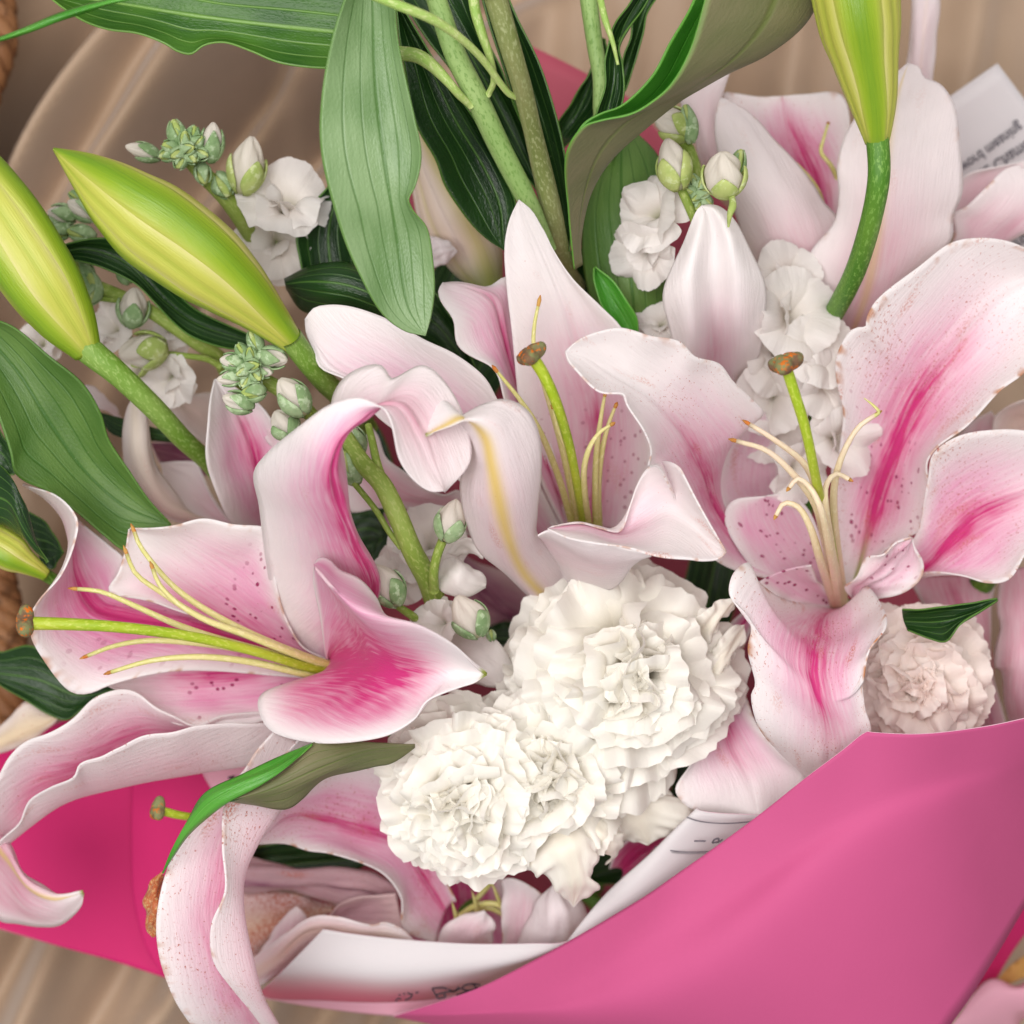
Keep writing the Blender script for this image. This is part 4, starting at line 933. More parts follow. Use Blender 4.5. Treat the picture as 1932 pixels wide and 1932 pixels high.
leaf('', ('2:1318,1392 1300,1100 1296,800 1362,652 1450,600 1560,560 1720,400 3:100,230 3:200,60 3:260,-80', [19, 21, 22, 22.5, 23, 23]), ('2:1325,1392 1300,1120 1320,880 1420,720 1600,620 3:60,520 3:220,340 3:430,-80', [19, 20.4, 21, 21, 21, 21]),
     ('2:1352,1370 1345,1250 1400,1000 1500,830 1700,640 1850,520 3:200,480 3:400,370 3:600,270 3:800,110 3:900,-80', [19, 21, 22.4, 22.6, 22.6, 22.6]),
     ('2:1312,1394 1284,1100 1272,790 1356,652 1450,615 1600,580 3:0,515 3:100,428 3:200,262 3:300,-80', [19.3, 22, 24.4, 25, 25.4, 25.6]), mats=(LF_BRIGHT, LF_OLIVE), parent=ST, nu=48, nv=90, ruf=.03)
tube('stem_stalk', '2:590,-40 700,280 800,480 930,760 1080,1050 1185,1295', [24, 23, 21.5, 20, 18.5], (19, 21, 22, 20, 15), ST_PALE, ST, 40, 14)
tube('stem_stalk', '2:900,-40 980,230 1040,430 1130,800 1200,1100 1260,1380 1330,1500 1420,1680', [25, 24, 22, 20, 18.5, 15, 10], (22, 20, 18, 20, 20, 20), ST_BROWN, ST, 50, 14)
tube('leaf_stalk', '2:230,-40 400,25 600,110 760,225 860,330 940,440 985,490 1025,505', [27, 26.6, 25.6, 24, 22.3], (9, 10, 9.5, 7.5, 7, 6), ST_LIGHT, ST, 40, 10)
tube('leaf_stalk', '2:400,275 500,288 570,330 660,420 720,490 785,550', [22, 22.8, 23, 22.2], (14, 13, 9, 7), ST_LIGHT, ST, 24, 10)
tube('leaf_stalk', '2:790,-40 805,60 840,180 880,300 900,420 870,492', [24, 24, 23.6, 22.2], (11, 10, 7, 6), ST_LIGHT, ST, 24, 10)
ST2 = thing('lily_plant', 'single upright lily stem with narrow dark leaves before the dusky pink paper', 'lily plant', at_px(2, 1450, 700, 14))
tube('stem_stalk', '2:1385,-40 1425,250 1450,400 1452,600 1500,900 1550,1200', [19, 18.5, 18, 17, 13, 9], (17, 15, 13, 13), ST_PALE, ST2, 36, 12)
leaf('', ('2:1235,640 1330,480 1412,338 1470,200', [15, 15.6, 16]), ('2:1250,700 1370,510 1470,200', [14.6, 15, 16]), ('2:1262,760 1350,680 1440,560 1490,320 1470,200', [15, 15.6, 16]), parent=ST2)
leaf('', ('2:1430,600 1475,430 1492,290 1530,150 1600,40 1660,-80', [20, 20.4, 20.6, 20.4]), ('2:1480,600 1525,420 1530,280 1570,140 1700,-80', [19.6, 20, 20, 20]), ('2:1545,600 1574,440 1562,340 1540,250 1590,150 1680,20 1740,-80', [20, 20.4, 20.2, 20]), parent=ST2)
leaf('', ('2:1540,480 1570,330 1610,150 1660,-60', [17.6, 18, 18]), ('2:1560,470 1610,280 1720,-60', [17.4, 17.6, 17.8]), ('2:1575,470 1640,250 1700,60 1770,-60', [17.6, 18, 18]), parent=ST2)
tube('leaf_stalk', '2:1445,-30 1475,100 1515,220 1542,335', [20.8, 21, 21, 20.8], (7, 7, 5, 3), ST_LIGHT, ST2, 20, 8)

leaf('large glossy green leaf with a wavy notched edge above the diagonal yellow green bud', ('1:230,-40 700,-190 1300,-190 1900,-110', [23.5, 24, 24]), ('1:240,-30 560,10 1000,80 1400,130 1900,180', [23, 23.4, 23.6, 23.6]),
     ('1:250,-25 330,40 440,110 560,150 720,170 850,222 920,268 990,284 1060,240 1160,224 1300,262 1450,320 1690,353 1900,330', [23.5, 24, 24, 24.2, 24]), mats=(LF_MID, LF_BACK), nu=44, nv=80, ruf=.06)
leaf('thin bright green leaf blade crossing the notched leaf', ('1:-40,205 150,135 300,75 450,18 700,-45', [26, 26, 26]), ('1:-40,215 150,150 300,95 450,45 700,-20', [26.2, 26.2, 26.2]), ('1:-40,228 150,165 300,112 450,65 560,30 700,0', [26, 26, 26]), mats=(LF_BRIGHT, LF_BACK), nu=9, ruf=0)
leaf('grey green leaf back with fine parallel veins behind the white stock florets', ('2:1480,780 1372,1100 1360,1350 1440,1640 1600,1880', [15, 15.6, 15.6, 15]), ('2:1560,720 1560,1000 1600,1350 1650,1880', [15.6, 16.4, 16.4, 15]), ('2:1630,676 1740,800 1792,930 1800,1300 1792,1650 1700,1880', [15, 15.6, 15.6, 15]), mats=(LF_BACK, LF_DARK), nu=34)
leaf('small bright green pointed leaf tip beside the stem joint', ('2:1421,1384 1420,1450 1480,1600 1550,1705 1640,1780', [17.5, 17.6, 17]), ('2:1421,1384 1460,1460 1560,1620 1640,1780', [17.2, 17.2, 17]), ('2:1421,1384 1500,1450 1600,1575 1642,1650 1640,1780', [17.5, 17.6, 17]), mats=(LF_BRIGHT, LF_DARK), ruf=.02)
leaf('narrow dark leaf hidden below the stem joint', ('2:1300,1300 1340,1450 1400,1580 1440,1700', [14, 14]), ('2:1330,1290 1390,1450 1440,1700', [13.6, 14]), ('2:1370,1290 1430,1400 1445,1550 1440,1700', [14, 14]))
leaf('long dark green leaf with a thin curled tip under the diagonal yellow green bud', ('1:88,1263 280,1279 380,1250 480,1228 600,1236 700,1290 800,1380 900,1500 1000,1600 1300,1740', [16.5, 17, 17, 16.4, 15.6]), ('1:88,1263 280,1305 450,1290 650,1360 850,1560 1000,1670 1300,1770', [16.4, 16.6, 16.6, 16, 15.4]),
     ('1:88,1264 250,1330 400,1346 520,1376 700,1462 800,1560 900,1660 1000,1740 1180,1804 1300,1800', [16.5, 17, 17, 16.4, 15.6]), nu=24)
leaf('dark oval leaf with an orange pollen smear beside the white stock floret', ('1:1570,1440 1543,1200 1600,1070 1690,968 1780,900', [16, 16.4, 16]), ('1:1720,1440 1700,1200 1780,900', [15.4, 15.6, 16]), ('1:1900,1450 1860,1300 1820,1050 1780,900', [16, 16.4, 16]))
leaf('dark folded leaf behind the broad pale leaf and the blush petal', ('1:1468,1440 1600,1380 1750,1365 1900,1400 2150,1500', [17, 17.4, 17.4, 17]), ('1:1475,1470 1600,1460 1800,1480 2150,1620', [17.6, 18, 18, 17]), ('1:1480,1500 1560,1605 1700,1650 1900,1700 2150,1850', [16.6, 17, 17, 16.6]), bow=.3)
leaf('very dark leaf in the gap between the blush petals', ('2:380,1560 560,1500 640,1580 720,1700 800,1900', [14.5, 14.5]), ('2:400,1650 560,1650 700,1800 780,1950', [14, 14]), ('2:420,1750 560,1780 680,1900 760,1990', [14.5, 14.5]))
leaf('broad mid green leaf with parallel veins between a thick bud stalk and the spotted lily', ('4:-60,-10 60,40 250,200 430,340 520,480 560,620 680,800 780,950 882,1062', [19, 19, 18.4, 17.6, 17]), ('4:-70,80 100,280 250,520 430,770 640,960 882,1062', [18.2, 18.2, 17.6, 17, 17]),
     ('4:-80,300 0,520 60,700 82,790 130,830 250,880 420,1000 540,1110 655,1192 770,1140 882,1062', [19, 19, 18.4, 17.8, 17]), mats=(LF_BACK, LF_DARK), nu=40, nv=80)
leaf('shiny dark leaf arching over the smallest green bud', ('4:-60,720 0,752 70,830 130,950 160,1050 200,1180 248,1256', [19.6, 20, 19.6, 19]), ('4:-60,900 60,950 140,1090 248,1256', [19.4, 19.6, 19.4, 19]), ('4:-80,1080 0,1060 100,1110 180,1200 248,1256', [18.6, 19, 19, 18.8]), bow=.4)
leaf('dark leaf edge tucked above the shiny arching leaf', ('4:-60,520 0,570 50,660 78,795', [15, 15.4]), ('4:-60,650 20,700 78,795', [14.8, 15]), ('4:-80,810 0,805 78,797', [15, 15]))
leaf('dark leaf sliver between the smallest bud and a recurved lily petal', ('4:140,990 230,1050 300,1150 325,1205', [14.5, 15]), ('4:180,1130 250,1150 325,1205', [14.3, 15]), ('4:210,1270 265,1290 305,1245 325,1205', [14.5, 15]))
leaf('dark green leaf below the long pistil and above the deep pink wrap', ('4:-80,1700 0,1722 150,1690 300,1780 450,1850 660,1880', [12.6, 13, 13, 13]), ('7:-60,110 200,150 400,230 660,195', [12.4, 12.6, 12.6, 13]), ('7:-50,120 0,172 120,250 250,330 350,362 430,300 520,225 660,195', [12.6, 13, 13, 13]), nu=28)
FL = leaf('olive backed folded leaf running from the white carnation over a speckled petal', ('7:1190,774 1350,690 1480,600 1612,480 8:150,474 8:300,478 8:492,482', [21.6, 21.4, 21, 20.4, 20]), ('7:1190,778 1400,720 1700,590 8:250,520 8:492,492', [21.8, 21.8, 21.4, 20.6, 20]),
          ('7:1190,782 1300,798 1480,813 1560,770 1700,665 1932,600 8:368,583 8:492,503', [21, 20.8, 20.4, 20, 19.8]), mats=(LF_OLIVE, LF_DARK), nu=24)
leaf('', ('7:838,1152 900,1000 970,870 1060,740 1250,640 1400,570 1614,477', [20, 21, 21.6, 21.6, 21]), ('7:842,1152 900,1030 970,915 1070,800 1220,708 1420,620 1614,479', [20.2, 21.3, 22, 22, 21.2]), ('7:846,1152 905,1060 975,962 1085,862 1192,778 1352,694 1482,604 1614,482', [20, 21, 21.8, 22, 21.3]),
     mats=(LF_BRIGHT, LF_OLIVE), parent=FL, name='leaf_fold', nu=16, ruf=.02)
leaf('small dark pointed leaf above the cream carnation', ('6:1300,1500 1500,1488 1700,1460 1794,1446', [18.6, 19.6, 19.6]), ('6:1310,1560 1500,1560 1650,1520 1794,1446', [18.2, 19.2, 19.6]), ('6:1330,1600 1450,1645 1526,1662 1600,1572 1700,1502 1794,1446', [18.6, 19.6, 19.6]), ruf=.03)
leaf('short green leaf crossing behind a mottled bud stalk', ('4:508,474 700,528 850,570 980,600', [13.6, 14, 14]), ('4:510,490 650,560 820,596 980,620', [13.6, 14, 14]), ('4:515,505 580,592 760,622 960,643', [13.4, 13.8, 13.8]), ruf=.02)
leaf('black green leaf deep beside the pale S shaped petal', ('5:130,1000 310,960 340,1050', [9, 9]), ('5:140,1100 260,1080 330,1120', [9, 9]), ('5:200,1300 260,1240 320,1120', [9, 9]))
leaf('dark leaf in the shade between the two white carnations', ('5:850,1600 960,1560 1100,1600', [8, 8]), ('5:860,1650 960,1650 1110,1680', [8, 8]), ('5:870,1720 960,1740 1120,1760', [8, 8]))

# ------------------------------------------------------------------ lily buds
def lily_bud(label, s, z, rad, spin, mats, stalk=None, cream=0.0):
    n, seg = 60, 18
    q = rail(s, z, n)
    V0 = world(q)
    rr = spline(np.stack([np.linspace(0, 3, len(rad)), rad], -1), 10)
    r = np.interp(np.linspace(0, 3, n), rr[:, 0], rr[:, 1]) * K * np.array([pxsize(a) for a in q[:, 2]])
    b = thing('lily_bud', label, 'bud', tuple(V0[-1]))
    T = np.gradient(V0, axis=0); T /= np.linalg.norm(T, axis=1, keepdims=True)
    X = np.cross(T, [0, 0, 1.0]); X /= np.linalg.norm(X, axis=1, keepdims=True)
    Y = np.cross(X, T)
    v = np.linspace(0, 1, n)
    ln = np.concatenate([[0], np.cumsum(np.linalg.norm(np.diff(V0, axis=0), axis=1))]) * 100
    for k in range(6):
        outer = k % 2 == 0
        c = math.radians(spin + 60 * k)
        hw = np.radians(52 if outer else 40) * np.ones(n)
        if outer:
            hw = hw * (1.0 - .22 * np.sin(v * np.pi) + .12 * sst(.25, 0, v))
        t = np.linspace(-1, 1, seg)
        A = c + hw[:, None] * t[None]
        m = np.abs(t)[None]
        if outer:
            R = r[:, None] * (1.0 + .05 * np.exp(-(m / .3) ** 2) - .11 * sst(.6, 1.0, m))
        else:
            R = r[:, None] * (.955 - .05 * np.exp(-(m / .22) ** 2) + .02 * np.cos(v * 9)[:, None])
        P = V0[:, None] + R[..., None] * (X[:, None] * np.cos(A)[..., None] + Y[:, None] * np.sin(A)[..., None])
        at = np.zeros((n, seg, 4))
        at[..., 0] = (np.exp(-(m / .35) ** 2) * .8 if outer else np.exp(-(m / .12) ** 2) * .5) * (1 - .3 * v[:, None])
        at[..., 1] = sst(.35, .95, m) * (1 if outer else .8) + cream
        at[..., 2] = sst(.05, 0, v)[:, None] + (.6 if cream == 0 else 1.0) * sst(.93 if cream == 0 else .72, 1, v)[:, None]
        uv = np.stack([np.broadcast_to(t[None] * r[:, None] * 90, (n, seg)), np.repeat(ln[:, None], seg, 1)], -1).reshape(-1, 2) + k * 5.3
        o = put('tepal', P.reshape(-1, 3), grid_faces(n, seg, True), [mats[0] if outer else mats[1]], b, attrs={'tint': at.reshape(-1, 4)}, uvs={'uv': uv, 'nrm': uv})
        solid(o, .0008, 0)
    if stalk:
        tube('stalk', stalk[0], stalk[1], stalk[2], stalk[3], b, 40, 14)
    return b
lily_bud('large diagonal yellow green lily bud with its tip pointing at the satin cloth', '1:278,770 450,888 700,1078 1000,1298 1250,1505 1430,1680 1530,1785', [21.5, 22, 21.6, 21, 20], [8, 118, 200, 240, 228, 185, 120, 58], 115, (BUDG, BUDC),
         ('4:1500,90 1560,170 1620,250 1690,330 1800,430 1900,560', [20.2, 19.4, 18, 16, 13], (24, 21, 21, 20), ST_GREEN))
lily_bud('green lily bud with a thick mottled stalk beside the broad mid green leaf', '1:-230,790 -70,1030 85,1260 315,1610 420,1770 455,1828', [20.5, 21, 21, 20.6, 20], [140, 195, 214, 205, 165, 75], 45, (BUDG, BUDC),
         ('4:415,120 500,190 600,270 800,460 950,620 1085,745 1200,900', [20.2, 19.8, 19, 17.6, 15, 11], (28, 23, 21, 18, 17), ST_GREEN))
lily_bud('upright lime green lily bud hanging on a curved stalk beside the printed card', '3:1030,-330 1072,50 1112,300 1150,520 1168,680 1172,742', [23.5, 24, 23.6, 23, 22.4], [180, 232, 218, 172, 125, 62], 80, (BUDG, BUDC),
         ('3:1172,690 1182,900 1150,1100 1060,1400 960,1600 880,1730 820,1850', [22.5, 22.4, 21.5, 20, 18, 15, 12], (22, 21, 20, 19.5, 19), ST_DEEP))
lily_bud('small green bud peeking out below the shiny arching leaf', '4:-170,1110 0,1180 120,1250 205,1300 240,1322', [17, 17.6, 17.6, 17.2], [85, 108, 100, 62, 32], 70, (BUDG, BUDC),
         ('4:220,1310 300,1360 420,1460', [17.2, 16, 13], (13, 12, 11), ST_DEEP))
lily_bud('pale blush lily bud standing behind the broad pale leaf', '2:455,520 560,820 685,1080 795,1300 860,1440 880,1490', [13, 13.4, 13.2, 12.6, 12], [25, 85, 142, 190, 160, 70], 100, (BUDW, BUDW), None, .5)

# ------------------------------------------------------------------ carnations
def frame(axis):
    a = np.array(axis, float); a /= np.linalg.norm(a)
    x = np.cross(a, [.13, 1, .07]); x /= np.linalg.norm(x)
    return np.stack([x, np.cross(a, x), a], 0)

def fan(rs, Lg, Wd, al, flare, ruff, ns=15, nt=23, saw=.02, cream=.5, freq=5.0, round_=.2, frill=.02, claw=.15, s0=.4):
    """one frilled petal: rises at angle al from the axis, its lip flares outward"""
    s = np.linspace(0, 1, ns)[:, None]; t = np.linspace(-1, 1, nt)[None]
    f1, f2, f3 = freq * (.7 + .5 * rs.rand()), freq * (1.6 + .6 * rs.rand()), 13 + 4 * rs.rand()
    p1, p2, p3 = rs.rand(3) * 6.28
    lip = sst(s0, 1, s)
    bend = np.clip((s - s0) / (1 - s0) * 1.6, 0, 1)
    ph = al * sst(-.1, .35, s) + flare * sst(0, 1, bend)
    ds = 1.0 / (ns - 1)
    r0 = np.concatenate([[[0]], np.cumsum(np.sin(ph[:-1]) * ds, 0)])
    h0 = np.concatenate([[[0]], np.cumsum(np.cos(ph[:-1]) * ds, 0)])
    jag = rs.rand(nt)[None] - .5
    ll = Lg * (1 - round_ * t ** 2 * s) * (1 + s ** 8 * saw * jag * 2)
    d = ruff * Lg * (.13 * lip * (np.sin(f1 * t + p1) + .45 * np.sin(f2 * t + p2 + 3 * s))) + frill * Lg * s ** 6 * np.sin(f3 * t + p3)
    w = Wd * (claw + (1 - claw) * sst(.1, .95, s) ** .8)
    y = w * t * (1 - .1 * lip * np.sin(f1 * t + p3))
    cupr = 1.3 * Wd
    x = r0 * ll + np.cos(ph) * d - .35 * cupr * (1 - np.cos(y / cupr)) * (1 - .5 * lip)
    h = h0 * ll - np.sin(ph) * d
    P = np.stack([x, y, h], -1)
    t1 = np.zeros((ns, nt, 4)); t2 = np.zeros((ns, nt, 4))
    t2[..., 0] = cream * sst(1.0, .3, np.repeat(s, nt, 1)) * .5
    uv = np.stack([np.repeat(t, ns, 0) * Wd * 100, np.repeat(s, nt, 1) * Lg * 100], -1).reshape(-1, 2) + rs.rand() * 40
    return P, t1, t2, uv

def add_fan(name, parent, P, t1, t2, uv, B, c, mats, az):
    ca, sa = math.cos(az), math.sin(az)
    Q = np.stack([P[..., 0]*ca - P[..., 1]*sa, P[..., 0]*sa + P[..., 1]*ca, P[..., 2]], -1)
    V = Q @ B + np.array(c)
    ns, nt = P.shape[:2]
    o = put(name, V.reshape(-1, 3), grid_faces(ns, nt), mats, parent, attrs={'tint': t1.reshape(-1, 4), 'wear_bounce': t2.reshape(-1, 4)}, uvs={'uv': uv, 'nrm': uv})
    return o

def carnation(label, tile, x, y, z, Rpx, axis, mat, seed, cream=.5, layers=((1.5, .25, 9, .45), (1.32, .45, 9, .5), (1.12, .65, 10, .56), (.92, .8, 10, .62), (.72, .95, 9, .66), (.54, 1.0, 8, .7), (.36, 1.05, 7, .74), (.2, 1.1, 5, .78), (.07, 1.0, 4, .8), (.04, .45, 4, .8), (.02, .15, 2, .8))):
    c = np.array(at_px(tile, x, y, z))
    R = Rpx * pxsize(z)
    B = frame(axis)
    rs = np.random.RandomState(seed)
    base = c - B[2] * R * .55
    g = thing('carnation', label, 'carnation', tuple(base - B[2] * R * .6))
    for th, fl, cnt, s0 in layers:
        off = rs.rand() * 6.28
        for k in range(cnt):
            fr = min(1, th / 1.45)
            P, a, b, uv = fan(rs, R * (1.04 + .12 * rs.rand()) * (1.0 + .06 * fr), R * (.36 + .26 * rs.rand()) * (.8 + .2 * fr), th + rs.normal() * .13, fl + rs.normal() * .25,
                              (.5 + .6 * rs.rand()), cream=cream * (1.1 - .5 * fr), freq=rs.uniform(2.6, 5.2), frill=.018, s0=s0, ns=18, saw=.025)
            P[..., 1] += rs.normal() * .08 * R * np.linspace(0, 1, P.shape[0])[:, None]
            add_fan('petal', g, P, a, b, uv, B, base, [mat], off + 6.283 * k / cnt + rs.normal() * .28)
    tube3('calyx', np.array([base - B[2] * R * .75, base - B[2] * R * .4, base + B[2] * R * .02]), np.array([.004, .008, .0075]), ST_DEEP, g, 12)
    tube3('stem', np.array([base - B[2] * R * .7, base - B[2] * R * 1.1 + np.array([.01, -.01, -.02]), np.array([.06, -.17, .03])]), np.array([.003, .003, .003]), ST_DEEP, g, 8)
    return g
carnation('full white carnation above the rolled white paper', 0, 872, 1500, 18.8, 182, (-.2, -.15, 1), M_CARN, 3, .6)
carnation('tall ruffled white carnation under the yellow ribbed lily petal', 0, 1185, 1275, 18.2, 228, (.12, .15, 1), M_CARN, 5, .6)
carnation('loose white carnation squeezed between the two rounder white carnations', 0, 1035, 1470, 18.0, 185, (.1, -.1, 1), M_CARN, 9, .7)
CL = bpy.data.objects['carnation.002']
CB = bpy.data.objects['carnation.001']
for q, rl in ((CL, (('8:1120,1040 1088,1110 1120,1180 1190,1190 1240,1250 1310,1328', [18, 18.6, 18, 17]), ('8:1240,880 1290,1020 1320,1150 1310,1328', [18.4, 19.2, 18.6, 17]), ('8:1380,900 1455,1060 1405,1120 1410,1190 1445,1232 1310,1328', [18, 18.6, 18, 17]))),
              (CL, (('8:1300,800 1290,930 1340,1050', [18, 18.2]), ('8:1420,860 1450,960 1500,1060', [18, 18.4, 17.6]), ('8:1440,820 1560,960 1540,1070 1480,1110', [17.4, 17.4, 17]))),
              (CB, (('8:1440,760 1480,900 1560,985 1700,1006', [16, 16, 15.6]), ('8:1600,700 1640,860 1700,1006', [16.4, 16.4, 15.6]), ('8:1800,720 1935,815 1850,930 1760,976 1700,1006', [16, 16, 15.6]))),
              (CB, (('6:120,1560 230,1530 300,1490 350,1450 436,1442', [17.6, 18.4, 18]), ('6:180,1640 290,1590 436,1462', [17.4, 18.2, 18]), ('6:200,1720 320,1650 370,1560 437,1484', [17, 17.8, 17.6]))),
              (CB, (('6:200,1850 300,1720 420,1590 486,1575', [17, 17.8, 17]), ('6:220,1900 330,1800 430,1680 486,1585', [17.4, 18, 17]), ('6:250,1950 360,1900 380,1800 480,1650 486,1600', [17, 17.6, 17])))):
    petal(q, *rl, mats=[M_CARN], blush=0, deep=0, rib=0, stain=.1, cream=.12, cw=.6, ruf=.22, rf=18, crumple=.06)
carnation('cream blush carnation tucked behind the corner of the pink wrap', 0, 1730, 1290, 16.4, 150, (-.1, -.05, 1), M_CREAM, 12, .5)

# ------------------------------------------------------------------ stock sprays
def bud_body(parent, c, axis, L_, R_, mat, seed, name='bud', twist=1.4):
    B = frame(axis)
    rs = np.random.RandomState(seed)
    n, m = 16, 26
    s = np.linspace(0, 1, n)[:, None]; a = np.linspace(0, 2 * np.pi, m, endpoint=False)[None]
    prof = np.sin(np.pi * np.clip(s * .93 + .05, 0, 1)) ** .62 * (1 - .12 * s)
    gro = 1 - .30 * np.abs(np.cos(1.5 * (a + twist * s) + rs.rand() * 6)) ** 8 * (.25 + s) - .12 * np.abs(np.cos(2.5 * (a - .6 * twist * s) + rs.rand() * 6)) ** 8 * s + .035 * np.sin(7 * a + 9 * s)
    r = R_ * prof * gro
    P = np.stack([r * np.cos(a), r * np.sin(a), np.repeat(s * L_, m, 1)], -1) @ B + np.array(c)
    t2 = np.zeros((n, m, 4)); t2[..., 1] = .55 * sst(.35, 0, np.repeat(s, m, 1)); t2[..., 0] = .15
    uv = np.stack([np.repeat(a, n, 0) * R_ * 100, np.repeat(s, m, 1) * L_ * 100], -1).reshape(-1, 2) + seed
    F = grid_faces(n, m, False, True) + [tuple(range(m))[::-1], tuple((n-1)*m + k for k in range(m))]
    return put(name, P.reshape(-1, 3), F, [mat], parent, attrs={'tint': np.zeros((n*m, 4)), 'wear_bounce': t2.reshape(-1, 4)}, uvs={'uv': uv, 'nrm': uv})

def sepal(parent, c, axis, az, L_, R_, mat, frac, w=.7):
    B = frame(axis)
    n, m = 10, 7
    s = np.linspace(0, 1, n)[:, None]; t = np.linspace(-1, 1, m)[None]
    prof = np.sin(np.pi * np.clip(s * frac * .93 + .05, 0, 1)) ** .62 * (1 - .10 * s * frac)
    hw = w * (.55 + .45 * sst(0, .3, s)) * np.maximum(1 - s ** 2.2, 0) ** .8 + .02
    A = az + t * hw
    r = R_ * 1.07 * prof * (1 + .05 * (1 - t ** 2))
    P = np.stack([r * np.cos(A), r * np.sin(A), np.repeat(s * L_ * frac, m, 1)], -1) @ B + np.array(c)
    o = put('sepal', P.reshape(-1, 3), grid_faces(n, m), [mat], parent)
    solid(o, .0005, 0)
    o.modifiers[0].offset = 1
    return o

def stock_bud(parent, tile, x, y, z, l, w, ang, open_=.3, tilt=.35, seed=0, mat=None, stalk=None):
    """ang: picture direction the bud points, degrees counter-clockwise from right"""
    pz = pxsize(z) * K
    a = math.radians(ang)
    ax = np.array([math.cos(a), math.sin(a), tilt]); ax /= np.linalg.norm(ax)
    c = np.array(at_px(tile, x, y, z)) - ax * l * pz * .5
    sm = mat or SEPAL
    b = bud_body(parent, c, ax, l * pz, w * pz / 2, M_STOCK if open_ > .25 else SEPALY, seed + 7)
    rs = np.random.RandomState(seed)
    for k in range(4):
        sepal(b, c, ax, k * 1.571 + rs.rand() * .5, l * pz, w * pz / 2, sm, (1.0 - .40 * open_) * (.92 + .12 * rs.rand()), .85)
    if stalk:
        tube('stalk', f'{tile}:{x},{y} ' + stalk, [z - .3, z - 1, z - 1.6], (6, 5, 6), ST_STOCK, parent, 14, 8)
    return b

def floret(parent, tile, x, y, z, Rpx, axis, seed, n=6, th=(1.0, 1.7), ruff=.35, mat=M_STOCK, green=.5, inner=3):
    B = frame(axis)
    rs = np.random.RandomState(seed)
    R = Rpx * K * pxsize(z)
    c = np.array(at_px(tile, x, y, z)) - B[2] * R * .35
    for k in range(n + inner):
        inn = k >= n
        tt = rs.uniform(*th) * .62 if not inn else rs.uniform(.15, .4)
        P, t1, t2, uv = fan(rs, R * (1.1 + .2 * rs.rand()) * (.72 if inn else 1), R * rs.uniform(.48, .66) * (.8 if inn else 1), tt, rs.uniform(.5, .9), ruff * (1.2 + rs.rand()), cream=.12, freq=3.2, frill=.012, round_=.3)
        t2[..., 1] = green * sst(.5, .08, np.linspace(0, 1, P.shape[0]))[:, None]
        add_fan('petal', parent, P, t1, t2, uv, B, c, [mat], 6.283 * k / n + rs.normal() * .2)
    bud_body(parent, c - B[2] * R * .35, B[2], R * .5, R * .16, SEPALY, seed, 'calyx')

def spray(label, tile, x, y, z):
    return thing('stock_flower', label, 'stock flower', at_px(tile, x, y, z))

S = spray('white stock spray with fuzzy grey green buds above the diagonal lily bud', 1, 1250, 1300, 12)
tube('stem', '1:960,800 1050,900 1160,1010 1260,1150 1400,1400', [17.5, 17, 16.4, 15, 12], (15, 18, 17, 14), ST_STOCK, S, 24, 10)
rs = np.random.RandomState(4)
for k in range(11):
    a = k * 2.4; r = 18 + 26 * math.sqrt(k)
    stock_bud(S, 1, 955 + r * math.cos(a), 770 + r * .85 * math.sin(a), 18.6 - .004 * r, 120 - 3 * k, 66, -math.degrees(a), .1, 1.3 - .08 * k, k)
for x, y, z, l, w, an, op in ((915, 690, 18.2, 150, 90, 100, .2), (1095, 735, 18, 210, 120, 80, .35), (740, 785, 17.4, 190, 90, 165, .75), (1150, 960, 17, 160, 110, -60, .1), (1050, 900, 17.6, 130, 80, -75, .1)):
    stock_bud(S, 1, x, y, z, l, w, an, op, .5, int(x))
stock_bud(S, 1, 1280, 855, 17.4, 300, 190, 78, .8, .3, 21, SEPALY, '1270,990 1180,1010')
floret(S, 1, 1470, 1080, 16.2, 290, (.15, .5, .8), 31, 7, (.8, 1.6), .4)
floret(S, 1, 1420, 1260, 15.2, 240, (-.1, -.2, 1), 37, 6, (.9, 1.6), .3)

S = spray('loose white stock spray with closed buds beneath the diagonal lily bud', 4, 1080, 300, 10)
tube('stem', '1:500,1480 620,1530 760,1600 900,1690 1000,1760 1130,1850 4:1180,280 4:1300,480', [15.5, 15.5, 15.4, 15, 14, 12, 9], (12, 14, 15, 16), ST_STOCK, S, 36, 10)
tube('side_stem', '1:500,1540 600,1550 700,1545', [15.4, 15.5, 15.3], (6, 7, 8), ST_STOCK, S, 12, 8)
tube('side_stem', '4:860,175 960,185 1080,205 1140,240', [15, 15, 14.4], (6, 6, 7), ST_STOCK, S, 14, 8)
tube('side_stem', '1:480,1130 560,1180 620,1230', [15.6, 15.4, 15], (5, 5, 5), ST_STOCK, S, 12, 8)
for x, y, l, w, an, op in ((320, 1110, 150, 105, 170, .3), (425, 1085, 170, 105, 150, .3), (400, 1020, 100, 50, 150, .1), (300, 1195, 130, 95, 190, .1), (420, 1210, 150, 90, 170, .2), (265, 1150, 90, 70, 170, .1),
                           (430, 1400, 150, 100, 120, .1), (470, 1470, 150, 95, 100, .1), (480, 1520, 140, 90, 250, .1), (640, 1420, 110, 70, 120, .1)):
    stock_bud(S, 1, x, y, 15.8, l, w, an, op, .5, int(x + y))
stock_bud(S, 1, 690, 1590, 16, 210, 160, 80, .8, .4, 5, None)
stock_bud(S, 4, 740, 160, 15.6, 250, 190, 190, .9, .2, 6, SEPALY)
stock_bud(S, 4, 690, 230, 15, 200, 140, 215, .9, .2, 8, SEPALY)
floret(S, 4, 600, 60, 14.6, 190, (-.4, .2, .8), 41, 6, (.8, 1.6), .4)
floret(S, 4, 880, 300, 14.4, 190, (-.3, -.3, .8), 43, 6, (.7, 1.4), .3)
floret(S, 4, 880, 60, 13.6, 170, (.1, .1, 1), 45, 6, (.8, 1.5), .4)
